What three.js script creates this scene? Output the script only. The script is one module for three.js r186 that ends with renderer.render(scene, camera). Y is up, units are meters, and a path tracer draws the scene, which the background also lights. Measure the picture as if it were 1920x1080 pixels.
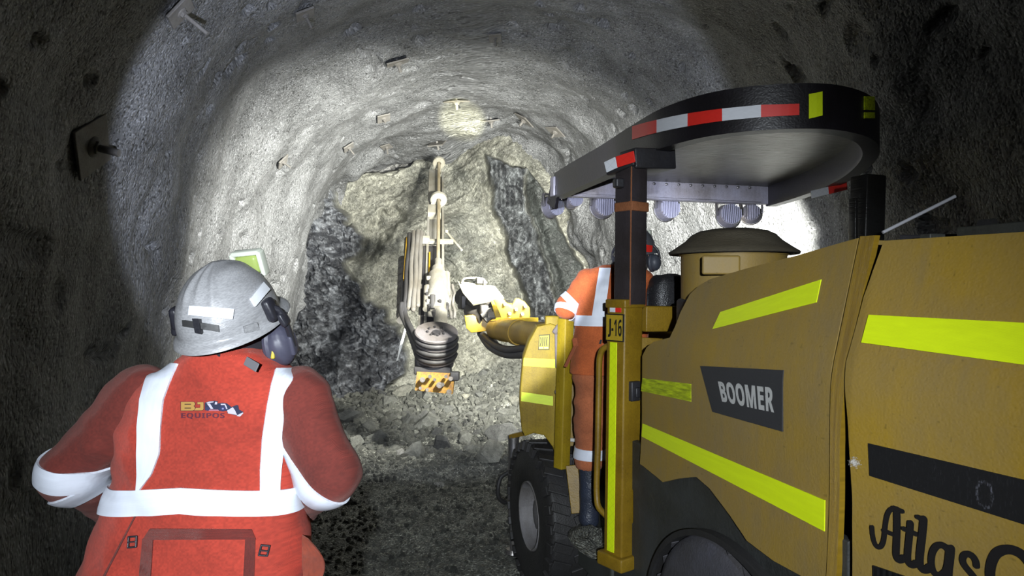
import * as THREE from 'three';
import { RoundedBoxGeometry } from 'three/addons/geometries/RoundedBoxGeometry.js';
import { ConvexGeometry } from 'three/addons/geometries/ConvexGeometry.js';
import { mergeGeometries, mergeVertices, toCreasedNormals } from 'three/addons/utils/BufferGeometryUtils.js';
import { RectAreaLightUniformsLib } from 'three/addons/lights/RectAreaLightUniformsLib.js';

// ---------------------------------------------------------------- camera, light level
RectAreaLightUniformsLib.init();
const FOCAL = 1350;                                     // pixels, for a 1920 x 1080 frame
const scene = new THREE.Scene();
scene.background = new THREE.Color(0x000000);           // underground: no sky
const camera = new THREE.PerspectiveCamera(2 * Math.atan(540 / FOCAL) * 180 / Math.PI, 16 / 9, 0.05, 60);
camera.position.set(0, 2, 0);
camera.lookAt(0, 2, -1);
scene.add(camera);
const renderer = new THREE.WebGLRenderer({ antialias: true });
renderer.toneMapping = THREE.LinearToneMapping;
renderer.toneMappingExposure = 1.0;
renderer.shadowMap.enabled = true;

// light strengths in candela (each lamp is built further down with its glowing lens)
const LIGHT = {
  wideFill: 84,      // unseen fill lamp set back behind the camera
  workLamp: 150,       // each rig work light
  workLampNear: 170,   // the two lamps turned to the right wall
  capSpill: 78,       // the foreground worker's cap lamp
  capBeam: 3000,      // the same lamp's narrow beam
  operatorSpot: 15,   // the operator's cap lamp
};
const COOL = new THREE.Color(0.86, 0.93, 1.0), WARM = new THREE.Color(1.0, 0.985, 0.9), BLUE = new THREE.Color(0.80, 0.85, 1.0);

// ---------------------------------------------------------------- helpers
const V = (x, y, z) => new THREE.Vector3(x, y, z);
const P = (px, py, d) => V((px - 960) / FOCAL * d, 2 - (py - 540) / FOCAL * d, -d);   // a photograph pixel at a distance
const RAY = (px, py) => V((px - 960) / FOCAL, -(py - 540) / FOCAL, -1);
const clamp = (x, a = 0, b = 1) => Math.min(b, Math.max(a, x));
const lerp = (a, b, t) => a + (b - a) * t;
const smooth = (a, b, x) => { const t = clamp((x - a) / (b - a)); return t * t * (3 - 2 * t); };
function mulberry(s) { return () => { s = (s + 0x6d2b79f5) | 0; let t = Math.imul(s ^ (s >>> 15), 1 | s); t = (t + Math.imul(t ^ (t >>> 7), 61 | t)) ^ t; return ((t ^ (t >>> 14)) >>> 0) / 4294967296; }; }
function hash3(x, y, z) { let h = Math.imul(x, 374761393) ^ Math.imul(y, 668265263) ^ Math.imul(z, 2147483647 - 1274126177); h = Math.imul(h ^ (h >>> 13), 1274126177); h ^= h >>> 16; return (h >>> 0) / 4294967296; }
function noise(x, y, z, per = 0) {                       // value noise -1..1, optionally periodic
  const ix = Math.floor(x), iy = Math.floor(y), iz = Math.floor(z);
  let fx = x - ix, fy = y - iy, fz = z - iz;
  fx = fx * fx * fx * (fx * (fx * 6 - 15) + 10); fy = fy * fy * fy * (fy * (fy * 6 - 15) + 10); fz = fz * fz * fz * (fz * (fz * 6 - 15) + 10);
  const m = per ? (a) => ((a % per) + per) % per : (a) => a;
  const x0 = m(ix), x1 = m(ix + 1), y0 = m(iy), y1 = m(iy + 1), z0 = iz, z1 = iz + 1;
  const a = lerp(lerp(hash3(x0, y0, z0), hash3(x1, y0, z0), fx), lerp(hash3(x0, y1, z0), hash3(x1, y1, z0), fx), fy);
  const b = lerp(lerp(hash3(x0, y0, z1), hash3(x1, y0, z1), fx), lerp(hash3(x0, y1, z1), hash3(x1, y1, z1), fx), fy);
  return lerp(a, b, fz) * 2 - 1;
}
function fbm(x, y, z, oct = 4, gain = 0.5, per = 0) { let s = 0, a = 1, n = 0; for (let i = 0; i < oct; i++) { s += a * noise(x, y, z + i * 17.3, per); n += a; a *= gain; x *= 2; y *= 2; z *= 2; per *= 2; } return s / n; }
const ridged = (x, y, z, oct = 4) => { let s = 0, a = 1, n = 0; for (let i = 0; i < oct; i++) { s += a * (1 - Math.abs(noise(x, y, z + i * 9.7))); n += a; a *= 0.5; x *= 2.03; y *= 2.03; z *= 2.03; } return s / n; };

// names, labels
const used = {};
function numbered(name) { const n = used[name] = (used[name] ?? -1) + 1; return n ? name + '_' + String(n).padStart(3, '0') : name; }
function tag(o, label, category, group) { o.userData.label = label; o.userData.category = category; if (group) o.userData.group = group; return o; }
function shadows(m) { m.castShadow = true; m.receiveShadow = true; return m; }
function thing(name, label, category, pos = V(0, 0, 0), turn = 0, group) {
  const g = new THREE.Group(); g.name = numbered(name); g.position.copy(pos); g.rotation.y = turn; scene.add(g);
  return tag(g, label, category, group);
}
function part(name, geo, mat, parent, label) {
  const m = shadows(new THREE.Mesh(geo, mat)); m.name = name; if (label) m.userData.label = label; parent.add(m); return m;
}
function struct(name, geo, mat, parent = scene) { const m = shadows(new THREE.Mesh(geo, mat)); m.name = name; m.userData.kind = 'structure'; parent.add(m); return m; }

// textures (tileable), computed pixel by pixel
function tex(size, f, srgb = false, ch = 3) {
  const d = new Uint8Array(size * size * 4);
  for (let y = 0; y < size; y++) for (let x = 0; x < size; x++) {
    const c = f(x / size, y / size), o = (y * size + x) * 4;
    if (typeof c === 'number') { d[o] = d[o + 1] = d[o + 2] = clamp(c) * 255; } else for (let k = 0; k < 3; k++) d[o + k] = clamp(c[k]) * 255;
    d[o + 3] = 255;
  }
  const t = new THREE.DataTexture(d, size, size); t.wrapS = t.wrapT = THREE.RepeatWrapping; t.magFilter = THREE.LinearFilter; t.minFilter = THREE.LinearMipmapLinearFilter; t.generateMipmaps = true;
  if (srgb) t.colorSpace = THREE.SRGBColorSpace; t.needsUpdate = true; return t;
}
function rep(t, r, r2) { const c = t.clone(); c.repeat.set(r, r2 ?? r); return c; }
function canvasTex(w, h, draw, srgb = true) {
  const c = document.createElement('canvas'); c.width = w; c.height = h; draw(c.getContext('2d'), w, h);
  const t = new THREE.CanvasTexture(c); if (srgb) t.colorSpace = THREE.SRGBColorSpace; t.magFilter = THREE.LinearFilter; t.anisotropy = 8; return t;
}

// geometry helpers
function mapUV(geo, scale = 1) {                          // box-projected uv in metres
  const g = geo.index ? geo.toNonIndexed() : geo, p = g.attributes.position, n = p.count, uv = new Float32Array(n * 2);
  const a = V(), b = V(), c = V();
  for (let i = 0; i < n; i += 3) {
    a.fromBufferAttribute(p, i); b.fromBufferAttribute(p, i + 1); c.fromBufferAttribute(p, i + 2);
    const f = b.clone().sub(a).cross(c.clone().sub(a)), ax = Math.abs(f.x), ay = Math.abs(f.y), az = Math.abs(f.z);
    for (let k = 0; k < 3; k++) {
      const q = k === 0 ? a : k === 1 ? b : c;
      const [u, v] = ax >= ay && ax >= az ? [q.z, q.y] : ay >= az ? [q.x, q.z] : [q.x, q.y];
      uv[(i + k) * 2] = u / scale; uv[(i + k) * 2 + 1] = v / scale;
    }
  }
  g.setAttribute('uv', new THREE.BufferAttribute(uv, 2)); return g;
}
function clean(g) { for (const k of Object.keys(g.attributes)) if (!['position', 'normal', 'uv'].includes(k)) g.deleteAttribute(k); if (!g.attributes.uv) g.setAttribute('uv', new THREE.BufferAttribute(new Float32Array(g.attributes.position.count * 2), 2)); if (!g.attributes.normal) g.computeVertexNormals(); return g.index ? g.toNonIndexed() : g; }
function join(list, crease) { let g = mergeGeometries(list.map((x) => clean(x)), false); if (crease) { g = toCreasedNormals(g, crease); } return mapUV(g); }
function box(w, h, d, c = V(0, 0, 0), r = 0.006, rot) {
  const g = new RoundedBoxGeometry(w, h, d, 2, Math.min(r, w / 2.05, h / 2.05, d / 2.05));
  if (rot) g.applyMatrix4(new THREE.Matrix4().makeRotationFromEuler(new THREE.Euler(...rot)));
  return g.translate(c.x, c.y, c.z);
}
function along(geo, a, b) {                                // put a geometry built along +y, 0..1 scaled by length, from a to b
  const dir = b.clone().sub(a), L = dir.length();
  const q = new THREE.Quaternion().setFromUnitVectors(V(0, 1, 0), dir.normalize());
  return geo.applyMatrix4(new THREE.Matrix4().compose(a, q, V(1, L, 1)));
}
function rod(a, b, r, seg = 14, r2 = r) { return along(new THREE.CylinderGeometry(r2, r, 1, seg).translate(0, 0.5, 0), a, b); }
function bar(a, b, w, h, up = V(0, 1, 0), r = 0.004) {      // rectangular bar from a to b, w across, h along up
  const dir = b.clone().sub(a), L = dir.length(); dir.normalize();
  const x = dir.clone().cross(up).normalize(), y = x.clone().cross(dir).normalize();
  const g = new RoundedBoxGeometry(w, h, L, 2, Math.min(r, w / 2.05, h / 2.05));
  return g.applyMatrix4(new THREE.Matrix4().makeBasis(x, y, dir.clone().negate()).setPosition(a.clone().add(b).multiplyScalar(0.5)));
}
function hose(pts, r, seg = 40, rad = 8) { return new THREE.TubeGeometry(new THREE.CatmullRomCurve3(pts, false, 'centripetal'), seg, r, rad, false); }
function hoseCapped(pts, r, seg = 40, rad = 10) {
  const a = pts[0], b = pts[pts.length - 1];
  return join([hose(pts, r, seg, rad), new THREE.SphereGeometry(r, rad, 6).translate(a.x, a.y, a.z), new THREE.SphereGeometry(r, rad, 6).translate(b.x, b.y, b.z)]);
}
function prism(pts, depth, bevel = 0.004) {                // outline in x-y, extruded along +z
  const s = new THREE.Shape(pts.map((p) => new THREE.Vector2(p[0], p[1])));
  return new THREE.ExtrudeGeometry(s, { depth, bevelEnabled: bevel > 0, bevelThickness: bevel, bevelSize: bevel, bevelOffset: -bevel, bevelSegments: 1, curveSegments: 16 });
}
function grid(nu, nv, f, thick) {                          // a surface sheet; with thick(u,v) -> Vector3 it becomes a closed plate
  const pos = [], uv = [], idx = [], W = nu + 1;
  for (let j = 0; j <= nv; j++) for (let i = 0; i <= nu; i++) { const p = f(i / nu, j / nv); pos.push(p.x, p.y, p.z); uv.push(p.u ?? i / nu, p.v ?? j / nv); }
  for (let j = 0; j < nv; j++) for (let i = 0; i < nu; i++) { const a = j * W + i, b = a + 1, c = a + W, d = c + 1; idx.push(a, b, d, a, d, c); }
  const N = pos.length / 3;
  if (thick) {
    for (let j = 0; j <= nv; j++) for (let i = 0; i <= nu; i++) { const k = (j * W + i) * 3, t = thick(i / nu, j / nv); pos.push(pos[k] + t.x, pos[k + 1] + t.y, pos[k + 2] + t.z); uv.push(uv[(j * W + i) * 2], uv[(j * W + i) * 2 + 1]); }
    for (let j = 0; j < nv; j++) for (let i = 0; i < nu; i++) { const a = N + j * W + i, b = a + 1, c = a + W, d = c + 1; idx.push(a, d, b, a, c, d); }
    const edge = (a, b) => idx.push(a, a + N, b + N, a, b + N, b);
    for (let i = 0; i < nu; i++) { edge(i + 1, i); edge(nv * W + i, nv * W + i + 1); }
    for (let j = 0; j < nv; j++) { edge(j * W, (j + 1) * W); edge((j + 1) * W + nu, j * W + nu); }
  }
  let g = new THREE.BufferGeometry();
  g.setAttribute('position', new THREE.Float32BufferAttribute(pos, 3)); g.setAttribute('uv', new THREE.Float32BufferAttribute(uv, 2)); g.setIndex(idx);
  if (thick) return toCreasedNormals(g, 0.7);
  g.computeVertexNormals(); return g;
}

// ---------------------------------------------------------------- materials
const rockBump = tex(1024, (u, v) => 0.5 + 0.32 * fbm(u * 24, v * 24, 3, 5, 0.62, 24) + 0.25 * Math.max(0, noise(u * 150, v * 150, 8, 150)));
const shotColor = tex(1024, (u, v) => {
  const a = fbm(u * 6, v * 6, 1, 5, 0.6, 6), s = noise(u * 200, v * 200, 5, 200), w = noise(u * 120, v * 120, 9, 120);
  const k = 0.55 + 0.16 * a + (s > 0.55 ? 0.14 : 0) - (w > 0.62 ? 0.2 : 0) + 0.06 * s;
  return [k * 0.985, k, k * 0.99];
}, true);
const shotBump = tex(1024, (u, v) => { const g = Math.max(0, noise(u * 110, v * 110, 2, 110)), h = Math.max(0, noise(u * 60, v * 60, 7, 60)); return 0.3 + 0.3 * g + 0.28 * h + 0.15 * fbm(u * 16, v * 16, 4, 3, 0.5, 16); });
const rockColor = tex(1024, (u, v) => {
  const a = fbm(u * 5, v * 5, 21, 5, 0.6, 5), f = fbm(u * 20 + 1.2 * a, v * 60, 4, 4, 0.6, 0), s = noise(u * 220, v * 220, 15, 220);
  const k = 0.72 + 0.2 * a + 0.1 * noise(u * 48, v * 48, 2, 48) + (s > 0.6 ? 0.2 : 0) - (s < -0.7 ? 0.25 : 0) + 0 * f;
  return [k, k, k * 0.98];
}, true);
const gravelColor = tex(1024, (u, v) => {
  const a = fbm(u * 8, v * 8, 31, 5, 0.6, 8), s = noise(u * 128, v * 128, 35, 128), t = noise(u * 256, v * 256, 36, 256);
  const k = 0.42 + 0.2 * a + 0.14 * s + (t > 0.65 ? 0.22 : 0) + (s > 0.7 ? 0.15 : 0);
  return [k, k * 1.01, k * 0.97];
}, true);
const grimeColor = tex(1024, (u, v) => {                    // worn, grimy paint: 1 = clean
  const a = fbm(u * 5, v * 5, 41, 5, 0.6, 5), st = fbm(u * 90, v * 6, 43, 3, 0.5, 0), s = noise(u * 256, v * 256, 45, 256), b = noise(u * 64, v * 64, 47, 64);
  const edge = Math.min(u, 1 - u, 0.05) * 20, k = 0.82 + 0.17 * a + 0.04 * st * edge + 0.04 * s - 0.35 * Math.max(0, b - 0.75);
  return [k, k * (0.98 + 0.03 * a), k * (0.95 + 0.1 * a)];
}, true);
const lin = (c) => c.map((x) => Math.pow(clamp(x), 1 / 2.2));
// the rig's yellow under a film of brown dust: patches, runs and specks (share = how much of it is covered)
const dustyPaint = (share, seed) => tex(1024, (u, v) => {
  const a = fbm(u * 4, v * 4, seed, 6, 0.62, 4), b = fbm(u * 40, v * 4, seed + 3, 4, 0.6, 0) * Math.min(1, 12 * Math.min(u, 1 - u)), s = noise(u * 256, v * 256, seed + 5, 256), t = noise(u * 90, v * 90, seed + 7, 90);
  const d = clamp(share + 0.55 * a + 0.22 * b + 0.10 * s), k = 1 - 0.3 * Math.max(0, t - 0.86) / 0.14 + 0.05 * s;
  return lin([lerp(0.29, 0.21, d) * k, lerp(0.18, 0.146, d) * k, lerp(0.009, 0.05, d) * k]);
}, true);
const fineBump = tex(512, (u, v) => 0.5 + 0.25 * fbm(u * 32, v * 32, 51, 4, 0.6, 32) + 0.2 * noise(u * 200, v * 200, 5, 200));
const weave = tex(512, (u, v) => 0.5 + 0.25 * Math.sin(u * 402) * Math.sin(v * 402) + 0.2 * fbm(u * 12, v * 12, 61, 4, 0.6, 12));
const clothColor = tex(512, (u, v) => { const a = fbm(u * 6, v * 6, 71, 5, 0.6, 6), s = noise(u * 128, v * 128, 75, 128), k = 0.86 + 0.13 * a + 0.06 * s; return [k, k, k]; }, true);
const brushed = tex(512, (u, v) => 0.45 + 0.3 * fbm(u * 5, v * 5, 81, 4, 0.6, 5) + 0.14 * noise(u * 8, v * 230, 82));
const tapeColor = tex(512, (u, v) => { const c = ((u * 24 + v * 24) % 1 < 0.08) || (((u * 24 - v * 24) % 1 + 1) % 1 < 0.08); const a = fbm(u * 8, v * 8, 91, 4, 0.6, 8), k = 0.94 + 0.03 * a - (c ? 0.05 : 0); return [k, k, k]; }, true);
const C = (r, g, b) => new THREE.Color().setRGB(r, g, b);
function mat(o) { return new THREE.MeshStandardMaterial({ roughness: 0.8, metalness: 0, ...o }); }
const paint = (r, g, b, extra = {}) => mat({ color: C(r, g, b), map: grimeColor, bumpMap: fineBump, bumpScale: 0.0012, roughness: 0.5, ...extra });
const M = {
  shot: mat({ color: C(0.435, 0.435, 0.455), map: rep(shotColor, 1 / 1.6), bumpMap: rep(shotBump, 1 / 1.3), bumpScale: 0.02, roughness: 0.62 }),
  rock: mat({ vertexColors: true, map: rep(rockColor, 1 / 1.5), bumpMap: rep(rockBump, 1 / 1.1), bumpScale: 0.04, roughness: 0.55 }),
  floor: mat({ color: C(0.75, 0.75, 0.7), map: rep(gravelColor, 1 / 1.4), bumpMap: rep(shotBump, 1 / 1.1), bumpScale: 0.03, roughness: 0.75 }),
  yellow: paint(0.29, 0.18, 0.009), yellowLemon: paint(0.42, 0.30, 0.006, { roughness: 0.65 }), yellowDusted: mat({ map: dustyPaint(0.62, 141), bumpMap: fineBump, bumpScale: 0.0012, roughness: 0.6 }), yellowFilm: mat({ map: dustyPaint(0.4, 161), bumpMap: fineBump, bumpScale: 0.0012, roughness: 0.55 }),  // second yellow: lighter and more lemon, for front fender and boom bracket
    black: paint(0.03, 0.03, 0.035, { roughness: 0.45 }), chassis: paint(0.05, 0.055, 0.05, { roughness: 0.6 }),
  steel: mat({ color: C(0.35, 0.35, 0.37), metalness: 0.75, roughness: 0.4, map: grimeColor, bumpMap: fineBump, bumpScale: 0.0012 }),
  dusty: mat({ color: C(0.19, 0.187, 0.165), roughness: 0.85, map: grimeColor, bumpMap: fineBump, bumpScale: 0.003 }),
  pale: mat({ color: C(0.3, 0.297, 0.25), roughness: 0.7, map: grimeColor, bumpMap: fineBump, bumpScale: 0.002 }),
  rubber: mat({ color: C(0.028, 0.028, 0.03), roughness: 0.6, map: grimeColor, bumpMap: fineBump, bumpScale: 0.002 }),
  dustyRubber: mat({ color: C(0.10, 0.097, 0.088), roughness: 0.8, map: grimeColor, bumpMap: fineBump, bumpScale: 0.002 }),
  rust: mat({ color: C(0.28, 0.1, 0.035), roughness: 0.85, map: grimeColor, bumpMap: fineBump, bumpScale: 0.003 }),
  rim: mat({ color: C(0.24, 0.24, 0.26), roughness: 0.6, map: grimeColor, bumpMap: fineBump, bumpScale: 0.002 }),
  lime: mat({ color: C(0.72, 0.88, 0.01), roughness: 0.42, map: tapeColor }),
  limeDull: mat({ color: C(0.72, 0.88, 0.01), roughness: 0.5, map: tex(256, (u, v) => { const a = fbm(u * 8, v * 8, 191, 5, 0.6, 8), k = 0.72 + 0.3 * a; return [k, k, k]; }, true) }),
  redTape: mat({ color: C(0.75, 0.03, 0.02), roughness: 0.4, map: tapeColor }),
  whiteTape: mat({ color: C(0.72, 0.74, 0.78), roughness: 0.4, map: tapeColor }),
  silver: mat({ color: C(0.70, 0.74, 0.83), roughness: 0.5, map: tapeColor }),
};
// ---------------------------------------------------------------- the drift: walls, roof, rock face, floor
const curve = (pts) => (d) => { if (d <= pts[0][0]) return pts[0][1]; for (let i = 1; i < pts.length; i++) if (d <= pts[i][0]) { const [a, va] = pts[i - 1], [b, vb] = pts[i]; return lerp(va, vb, smooth(a, b, d) * 0.4 + 0.6 * (d - a) / (b - a)); } return pts[pts.length - 1][1]; };
const leftX = curve([[-7, -2.9], [3, -2.95], [4.2, -3.08], [5.4, -2.96], [7.3, -3.56], [9, -3.36], [10.5, -3.5], [13.6, -3.8]]);  // bulge then recess, shaped so the cap lamp leaves a dim band
const rightX = curve([[-7, 3.7], [3, 3.65], [6, 3.3], [8, 2.75], [10.5, 2.02], [13.6, 1.42]]);
const roofY = curve([[-7, 4.9], [4, 4.72], [6, 4.76], [8, 4.98], [9.4, 4.78], [11, 4.62], [13.6, 4.35]]);  // rise and fall shaped to keep the nearer roof dark
function shellPoint(d, t) {                                // t 0 right foot .. 1 left foot
  const a = t * Math.PI, c = Math.cos(a), s = Math.sin(a);
  const x0 = leftX(d), x1 = rightX(d), cx = (x0 + x1) / 2, hw = (x1 - x0) / 2, top = roofY(d), base = -0.35;
  const ex = Math.sign(c) * Math.pow(Math.abs(c), 0.62), ey = Math.pow(Math.max(0, s), 0.78);
  const p = V(cx + hw * ex, base + (top - base) * ey, -d);
  const cen = V(cx, 1.6, -d), out = p.clone().sub(cen); out.z = 0; out.normalize();
  let n = 0.20 * noise(p.x * 0.5, p.y * 0.42, p.z * 0.62 + 3.3) + 0.10 * noise(p.x * 1.0 + 5, p.y * 0.9, p.z * 1.1) + 0.045 * noise(p.x * 2.2, p.y * 2.2, p.z * 2.2 + 9);
  n += 0.018 * fbm(p.x * 6, p.y * 6, p.z * 6, 3) + 0.008 * Math.max(0, noise(p.x * 22, p.y * 22, p.z * 22));
  const chip = noise(p.x * 3.1 + 40, p.y * 3.1, p.z * 3.1); if (chip > 0.62) n += 0.14 * (chip - 0.62);
  const pit = noise(p.x * 7.3 + 11, p.y * 7.3, p.z * 7.3 + 4) + 0.25 * noise(p.x * 1.3, p.y * 1.3, p.z * 1.3 + 8); if (pit > 0.72) n += 0.32 * Math.min(0.2, pit - 0.72);
  // rough, knobbly lip where the sprayed concrete ends at the face
  const lip = smooth(10.6, 12.8, d); n += lip * (0.22 * noise(p.x * 1.7, p.y * 1.7, p.z * 1.7 + 2) + 0.10 * ridged(p.x * 2.6, p.y * 2.6, p.z * 2.6, 2));
  return p.addScaledVector(out, n - 0.02);
}
{
  const ds = []; for (let d = -7; d < 3; d += 0.12) ds.push(d); for (let d = 3; d <= 13.4; d += 0.032) ds.push(d);
  const nt = 420, rows = ds.map((d) => { const r = []; for (let i = 0; i <= nt; i++) r.push(shellPoint(d, i / nt)); return r; });
  const full = new Float32Array(ds.length * (nt + 1) * 3), fuv = new Float32Array(ds.length * (nt + 1) * 2);
  rows.forEach((r, j) => { let run = 0; r.forEach((p, i) => { if (i) run += 8.9 / nt; const k = j * (nt + 1) + i; p.toArray(full, k * 3); fuv[k * 2] = ds[j]; fuv[k * 2 + 1] = run; }); });
  const idx = []; const W = nt + 1;
  for (let j = 0; j < ds.length - 1; j++) for (let i = 0; i < nt; i++) { const a = j * W + i, b = a + 1, c = a + W, e = c + 1; idx.push(a, c, b, b, c, e); }
  const all = new THREE.BufferGeometry(); all.setAttribute('position', new THREE.BufferAttribute(full, 3)); all.setIndex(idx); all.computeVertexNormals();
  const nrm = all.attributes.normal.array;
  const slice = (i0, i1) => {
    const n = i1 - i0 + 1, pos = [], no = [], uv = [], id = [];
    for (let j = 0; j < ds.length; j++) for (let i = i0; i <= i1; i++) { const k = j * W + i; pos.push(full[k * 3], full[k * 3 + 1], full[k * 3 + 2]); no.push(nrm[k * 3], nrm[k * 3 + 1], nrm[k * 3 + 2]); uv.push(fuv[k * 2], fuv[k * 2 + 1]); }
    for (let j = 0; j < ds.length - 1; j++) for (let i = 0; i < n - 1; i++) { const a = j * n + i, b = a + 1, c = a + n, e = c + 1; id.push(a, c, b, b, c, e); }
    const g = new THREE.BufferGeometry(); g.setAttribute('position', new THREE.Float32BufferAttribute(pos, 3)); g.setAttribute('normal', new THREE.Float32BufferAttribute(no, 3)); g.setAttribute('uv', new THREE.Float32BufferAttribute(uv, 2)); g.setIndex(id); return g;
  };
  struct('wall_right', slice(0, 140), M.shot); struct('ceiling', slice(140, 280), M.shot); struct('wall_left', slice(280, 420), M.shot);
}
// a point of the sprayed shell that the photograph shows at a pixel, with the surface normal there
function onShell(px, py) {
  const r = RAY(px, py); let best = null, bd = 1e9;
  for (let d = 3.4; d < 13.3; d += 0.1) for (let t = 0; t <= 1; t += 0.01) { const p = shellPoint(d, t), e = Math.hypot(p.x / d - r.x, (p.y - 2) / d - r.y); if (e < bd) { bd = e; best = [d, t]; } }
  for (let s = 0.05, k = 0; k < 30; k++, s *= 0.8) for (const [a, b] of [[s, 0], [-s, 0], [0, s * 0.1], [0, -s * 0.1]]) { const p = shellPoint(best[0] + a, best[1] + b), e = Math.hypot(p.x / -p.z - r.x, (p.y - 2) / -p.z - r.y); if (e < bd) { bd = e; best = [best[0] + a, best[1] + b]; } }
  const p = shellPoint(...best), n = shellPoint(best[0] + 0.15, best[1]).sub(shellPoint(best[0] - 0.15, best[1])).cross(shellPoint(best[0], best[1] + 0.012).sub(shellPoint(best[0], best[1] - 0.012))).normalize();
  if (n.dot(V(-0.6, 1.8, p.z).sub(p)) < 0) n.negate();
  return { p, n };
}

// floor: compacted gravel rising into the muck pile, higher where the photographer stands
function floorY(x, d) {
  let h = 0.36 * (1 - smooth(2, 4.6, d)) * (1 - smooth(-0.3, 0.35, x));
  const pile = smooth(8.6, 12.6, d);
  h += pile * (0.20 + 0.42 * smooth(-2.6, 0.6, x)) + 0.12 * smooth(10.5, 12.8, d) * smooth(-2.6, -3.4, x);
  const rough = lerp(0.35, 1, smooth(6.5, 9.5, d));
  return h + rough * (0.09 * noise(x * 1.3, d * 1.3, 4) + 0.05 * fbm(x * 4, d * 4, 2, 3) + 0.025 * fbm(x * 14, d * 14, 3, 3)) + 0.012 * Math.max(0, noise(x * 36, d * 36, 1));
}
{
  const ds = []; for (let d = -7; d < 4.4; d += 0.12) ds.push(d); for (let d = 4.4; d <= 13.4; d += 0.028) ds.push(d);
  const nx = 260, pos = [], uv = [], id = [];
  for (const d of ds) { const a = leftX(d) - 0.5, b = rightX(d) + 0.5; for (let i = 0; i <= nx; i++) { const x = lerp(a, b, i / nx); pos.push(x, floorY(x, d), -d); uv.push(x, d); } }
  for (let j = 0; j < ds.length - 1; j++) for (let i = 0; i < nx; i++) { const a = j * (nx + 1) + i, b = a + 1, c = a + nx + 1, e = c + 1; id.push(a, b, c, b, e, c); }
  const g = new THREE.BufferGeometry(); g.setAttribute('position', new THREE.Float32BufferAttribute(pos, 3)); g.setAttribute('uv', new THREE.Float32BufferAttribute(uv, 2)); g.setIndex(id); g.computeVertexNormals();
  struct('floor', g, M.floor);
}
// closed end of the drift behind the camera
struct('wall_back', join([box(9, 6.5, 0.3, V(0.3, 2.4, 7.1))]), M.shot);

// rock face: schist bands, dusty pale centre, leaning slab
const inPoly = (x, y, poly) => { let c = false; for (let i = 0, j = poly.length - 1; i < poly.length; j = i++) { const [xi, yi] = poly[i], [xj, yj] = poly[j]; if ((yi > y) !== (yj > y) && x < (xj - xi) * (y - yi) / (yj - yi) + xi) c = !c; } return c; };
const segD = (x, y, a, b) => { const dx = b[0] - a[0], dy = b[1] - a[1], t = clamp(((x - a[0]) * dx + (y - a[1]) * dy) / (dx * dx + dy * dy)); return Math.hypot(x - a[0] - dx * t, y - a[1] - dy * t); };
const polyDist = (x, y, poly) => { let d = 1e9; for (let i = 0, j = poly.length - 1; i < poly.length; j = i++) d = Math.min(d, segD(x, y, poly[j], poly[i])); return inPoly(x, y, poly) ? d : -d; };   // + inside
const schistLeft = [[560, 345], [632, 335], [641, 388], [662, 412], [690, 448], [668, 505], [690, 560], [735, 590], [770, 640], [765, 700], [720, 770], [540, 800], [550, 500]];
const bandRight = [[914, 296], [985, 322], [992, 400], [1012, 470], [1040, 560], [1075, 640], [1000, 600], [955, 480], [930, 390]];
const slabRight = [[985, 322], [1015, 352], [1050, 440], [1088, 500], [1120, 590], [1110, 660], [1075, 640], [1040, 560], [1010, 470], [992, 400]];
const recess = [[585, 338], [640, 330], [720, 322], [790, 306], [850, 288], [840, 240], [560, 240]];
const D0 = 13.0;
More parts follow.
